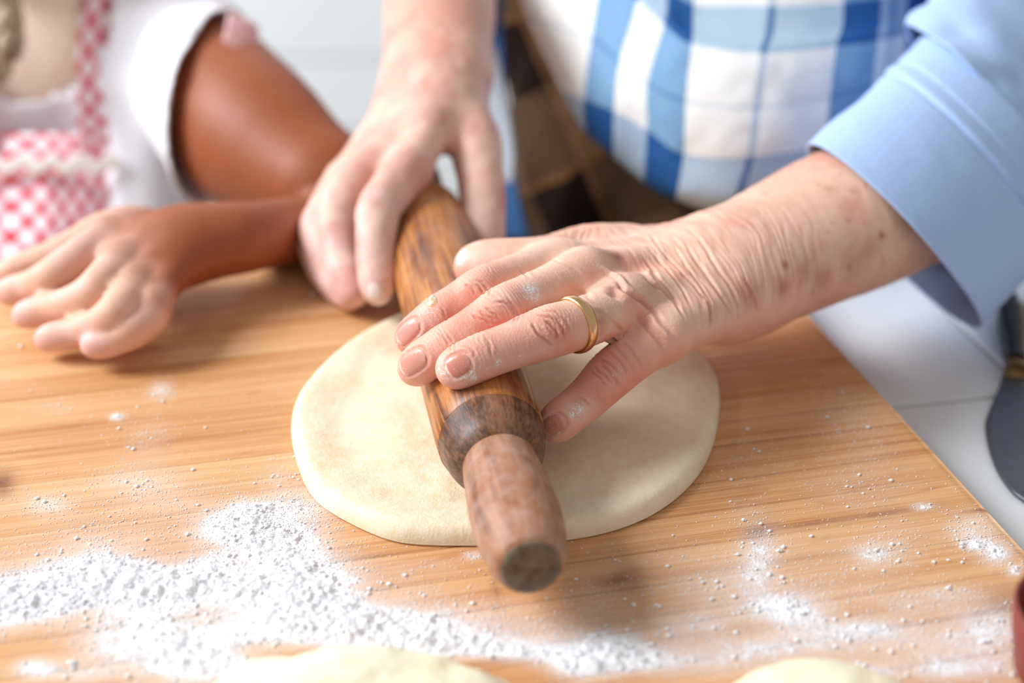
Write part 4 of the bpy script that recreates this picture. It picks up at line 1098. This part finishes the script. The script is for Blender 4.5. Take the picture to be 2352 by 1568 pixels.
# ------------------------------------------------------------------ knife on the counter
def counter_pt(px, py, z=0.0): return pl(px, py, -0.026 + z)
ka, kb = counter_pt(2310, 712), counter_pt(2362, 1168); kax = nrm(kb - ka); kL = np.linalg.norm(kb - ka); ks = np.array([-kax[1], kax[0], 0])
if ks[0] > 0: ks = -ks                                  # ks: to the left in the picture
knife = empty('palette_knife', (ka[0], ka[1], CT), 'dark broad-bladed spreading knife lying on the white tiles', 'knife')
print('knife len', kL)
def slab(outl, z0, z1, bev, mat, name, label=None):
    """outl: [(s, wl, wr)] along the knife: rounded flat body"""
    st = spline(np.array(outl), 6); prof = [(-1, .5), (-.97, .85), (-.8, 1), (0, 1.08), (.8, 1), (.97, .85), (1, .5), (.97, .15), (.8, 0), (-.8, 0), (-.97, .15)]
    V = []; m_ = len(prof)
    for s, wl, wr_ in st:
        for a_, h_ in prof:
            lat = (wl + wr_) / 2 + a_ * (wl - wr_) / 2
            V.append(ka + kax * s * kL + ks * lat + np.array([0, 0, z0 + (z1 - z0) * h_]))
    n = len(st); F = [(i * m_ + j, (i + 1) * m_ + j, (i + 1) * m_ + (j + 1) % m_, i * m_ + (j + 1) % m_) for i in range(n - 1) for j in range(m_)]
    F += [tuple(range(m_))[::-1], tuple((n - 1) * m_ + j for j in range(m_))]
    return make(name, V, F, mat, knife, label=label)
M_BLADE = simple('tarnished_steel', srgb(104, 108, 118), 0.42, 90, 0.2, Metallic=0.7)
M_KH = simple('black_wood', srgb(30, 32, 34), 0.45, 60, 0.2)
slab([(0.0, .002, -.002), (0.015, .0045, -.0045), (0.08, .0062, -.0060), (.17, .0062, -.0060), (.26, .0054, -.0052), (.34, .0046, -.0046), (.385, .0046, -.0046)], 0.001, 0.013, 0, M_KH, 'handle')
slab([(0.375, .0042, -.0042), (.40, .0044, -.0046), (.425, .0060, -.0060)], 0.002, 0.011, 0, simple('brass_collar', srgb(150, 120, 84), 0.4, Metallic=0.6), 'collar')
slab([(0.42, .0066, -.0066), (.47, .0080, -.008), (.55, .0118, -.010), (.66, .0165, -.012), (.76, .0165, -.0135), (.87, .0135, -.0135), (.95, .008, -.011), (.985, .003, -.007), (1.0, .0, -.004)], 0.001, 0.0035, 0, M_BLADE, 'blade')
# tan edge of a second board beyond the knife
bq = [counter_pt(2338, 700), counter_pt(2356, 1210), counter_pt(2700, 1210), counter_pt(2700, 700)]
V = [np.array([p_[0], p_[1], CT + .0008]) for p_ in bq] + [np.array([p_[0], p_[1], CT + 0.0016]) for p_ in bq]
F = [(3, 2, 1, 0), (4, 5, 6, 7), (0, 1, 5, 4), (1, 2, 6, 5), (2, 3, 7, 6), (3, 0, 4, 7)]
tr = make('paper_sheet', V, F, simple('kraft_paper', srgb(186, 164, 140), 0.9, 40, 0.1), None, smooth=False)
tag(tr, 'flat tan paper at the picture edge under the dark knife', 'paper')

# ------------------------------------------------------------------ lumps of dough near the camera
def lump(name, blobs, label, h=0.0022, amp=0.004, seed=1):
    cs = [(pl(px, py, z), r) for px, py, z, r in blobs]
    def f(P):
        d = None
        for c, r in cs:
            e = ell(P, c, X3, r); d = e if d is None else smin(d, e, 0.012)
        d = d + (fbm(P * 70, 3, seed) - 0.5) * amp
        return np.maximum(d, (B + 0.0004) - P[:, 2])
    lo_ = np.min([c - np.array(r) - .01 for c, r in cs], 0); hi_ = np.max([c + np.array(r) + .01 for c, r in cs], 0); lo_[2] = B - 0.004
    V, Q = nets(f, lo_, hi_, h); V, _ = snap(f, V, 1)
    o = make(name, V, Q, M_DOUGH2); return tag(o, label, 'dough')
lump('dough_ball', [(790, 1592, .008, (.014, .014, .014)), (660, 1625, .006, (.024, .018, .009)), (900, 1620, .006, (.024, .014, .011)), (1020, 1640, .005, (.022, .014, .008)), (820, 1700, .008, (.055, .03, .014))], 'large lump of raw dough at the bottom edge, in front of the flour heap', seed=3)
lump('dough_ball', [(1880, 1610, .005, (.015, .013, .009)), (1810, 1625, .005, (.013, .012, .007)), (1970, 1635, .005, (.014, .012, .006)), (1880, 1700, .005, (.035, .022, .009))], 'small lump of raw dough at the bottom edge, right of the rolling pin', seed=9)
# crumb of dough caught on the index finger
cp = pt(996, 690, .606)
V, Q = nets(lambda P: smin(ell(P, cp, X3, (.0018, .0014, .0024)), ell(P, cp + [-.0012, 0, -.0018], X3, (.0016, .0012, .0014)), .001) + (fbm(P * 900, 2, 3) - .5) * .0008, cp - .006, cp + .006, 0.0004)
tag(make('dough_crumb', V, Q, M_DOUGH2), 'tiny white crumb of dough stuck on the index finger', 'crumb')
# red bowl, stand-in for an unidentified reddish thing, only its side in view
rb = empty('placeholder', pl(2482, 1620, 0.0), 'dark red bowl at the lower right corner, only its rim side showing', 'placeholder')
M_REDB = simple('dark_red', srgb(136, 60, 52), 0.5, 20, 0.1)
bp_ = [(0.0005, .010), (.0, .016), (.004, .019), (.014, .0245), (.030, .0275), (.040, .0285), (.0412, .0280), (.040, .0268), (.030, .0258), (.014, .0228), (.006, .017), (.005, .001)]
lathe('placeholder_body', bp_, M_REDB, rb)

print('t', round(time.time() - T0, 1))
# ------------------------------------------------------------------ flour: heaps and loose grains
GS = 0.0006; gx = np.arange(-0.24, 0.24, GS); gy = np.arange(0.37, 0.60, GS)
X, Y = np.meshgrid(gx, gy, indexing='ij'); W = np.stack([X.ravel(), Y.ravel(), np.full(X.size, B)], 1)
D = flour_density(W); c1 = fbm(W * 95, 3, 201); c2 = fbm(W * 330, 3, 202)
c3 = vnoise(W * 620, 204); clump = 0.46 * c1 + 0.34 * c2 + 0.20 * c3
dens = D * (0.10 + 1.8 * clump)
c4 = vnoise(W * 1100, 205); hgt = np.clip(dens - 0.92, 0, 1.0) ** 0.8 * 0.0017 * (0.55 + 0.9 * c2) * (0.75 + 0.5 * c3) + (dens > 0.92) * (0.00012 + 0.00022 * c4)
lz = (W[:, :2] - corner[:2]); bx_ = lz @ e1[:2]
inside = (bx_ < -0.004)
hgt = np.where(inside, np.minimum(hgt, 0.0075), 0).reshape(X.shape)
m = hgt > 0.00008
i, j = np.meshgrid(np.arange(len(gx) - 1), np.arange(len(gy) - 1), indexing='ij')
ok = m[:-1, :-1] | m[1:, :-1] | m[1:, 1:] | m[:-1, 1:]
ii, jj = i[ok], j[ok]; ny_ = len(gy); a = ii * ny_ + jj; Q = np.stack([a, a + ny_, a + ny_ + 1, a + 1], 1)
us, inv = np.unique(Q, return_inverse=True)
VH = np.stack([X.ravel()[us], Y.ravel()[us], B + np.where(hgt.ravel()[us] > 0.00008, hgt.ravel()[us], -0.00005)], 1); QH = inv.reshape(Q.shape)
flour = empty('flour', (-0.1, 0.45, B), 'loose white flour scattered in clumps over the board', 'flour', kind='stuff')
o = make('flour_heap', VH, QH, M_FLOUR, flour); o['kind'] = 'stuff'
ox, oy, _ = proj(np.c_[ol, np.full(len(ol), B)])
def in_disc(P):
    v = P[:, :2] - cen; th = np.arctan2(v[:, 1], v[:, 0]); o_ = ol - cen; to = np.arctan2(o_[:, 1], o_[:, 0]); ro = np.hypot(o_[:, 0], o_[:, 1]); s_ = np.argsort(to)
    return np.hypot(v[:, 0], v[:, 1]) < np.interp(th, to[s_], ro[s_], period=2 * math.pi) * 1.0
NG = 1100000
Pg = np.stack([RNG.uniform(-0.36, 0.30, NG), RNG.uniform(0.34, 0.76, NG), np.full(NG, B)], 1)
Dg = flour_density(Pg) * (0.1 + 1.8 * fbm(Pg * 120, 3, 201)) + 0.008
lz = (Pg[:, :2] - corner[:2]); okb = (lz @ e1[:2] < -0.003) & (lz @ e2[:2] < -0.003)
keep = (RNG.random(NG) < np.clip(Dg * 0.75, 0, 1)) & okb & ~in_disc(Pg)
Pg = Pg[keep][:90000]; n = len(Pg); rg = 0.00011 + 0.00030 * RNG.random(n) ** 3 + 0.0010 * (RNG.random(n) ** 80)
hx = np.clip(((Pg[:, 0] - gx[0]) / GS).astype(int), 0, len(gx) - 1); hy = np.clip(((Pg[:, 1] - gy[0]) / GS).astype(int), 0, len(gy) - 1)
Pg[:, 2] = B + hgt[hx, hy] * (Pg[:, 1] < 0.60) + rg * 0.3
oc = np.array([(1, 0, 0), (-1, 0, 0), (0, 1, 0), (0, -1, 0), (0, 0, 1), (0, 0, -1)], float); of = np.array([(0, 2, 4), (2, 1, 4), (1, 3, 4), (3, 0, 4), (2, 0, 5), (1, 2, 5), (3, 1, 5), (0, 3, 5)])
jit = 1 + 0.5 * (RNG.random((n, 6, 1)) - 0.5)
VG = (Pg[:, None, :] + oc[None] * rg[:, None, None] * jit * np.array([1.15, 1.15, 0.8])).reshape(-1, 3); QG = (of[None] + (np.arange(n) * 6)[:, None, None]).reshape(-1, 3)
o = make('flour_grains', VG, QG, M_FLOUR, flour, smooth=True); o['kind'] = 'stuff'
print('grains', n, 'heap quads', len(QH))

print('t end', round(time.time() - T0, 1))
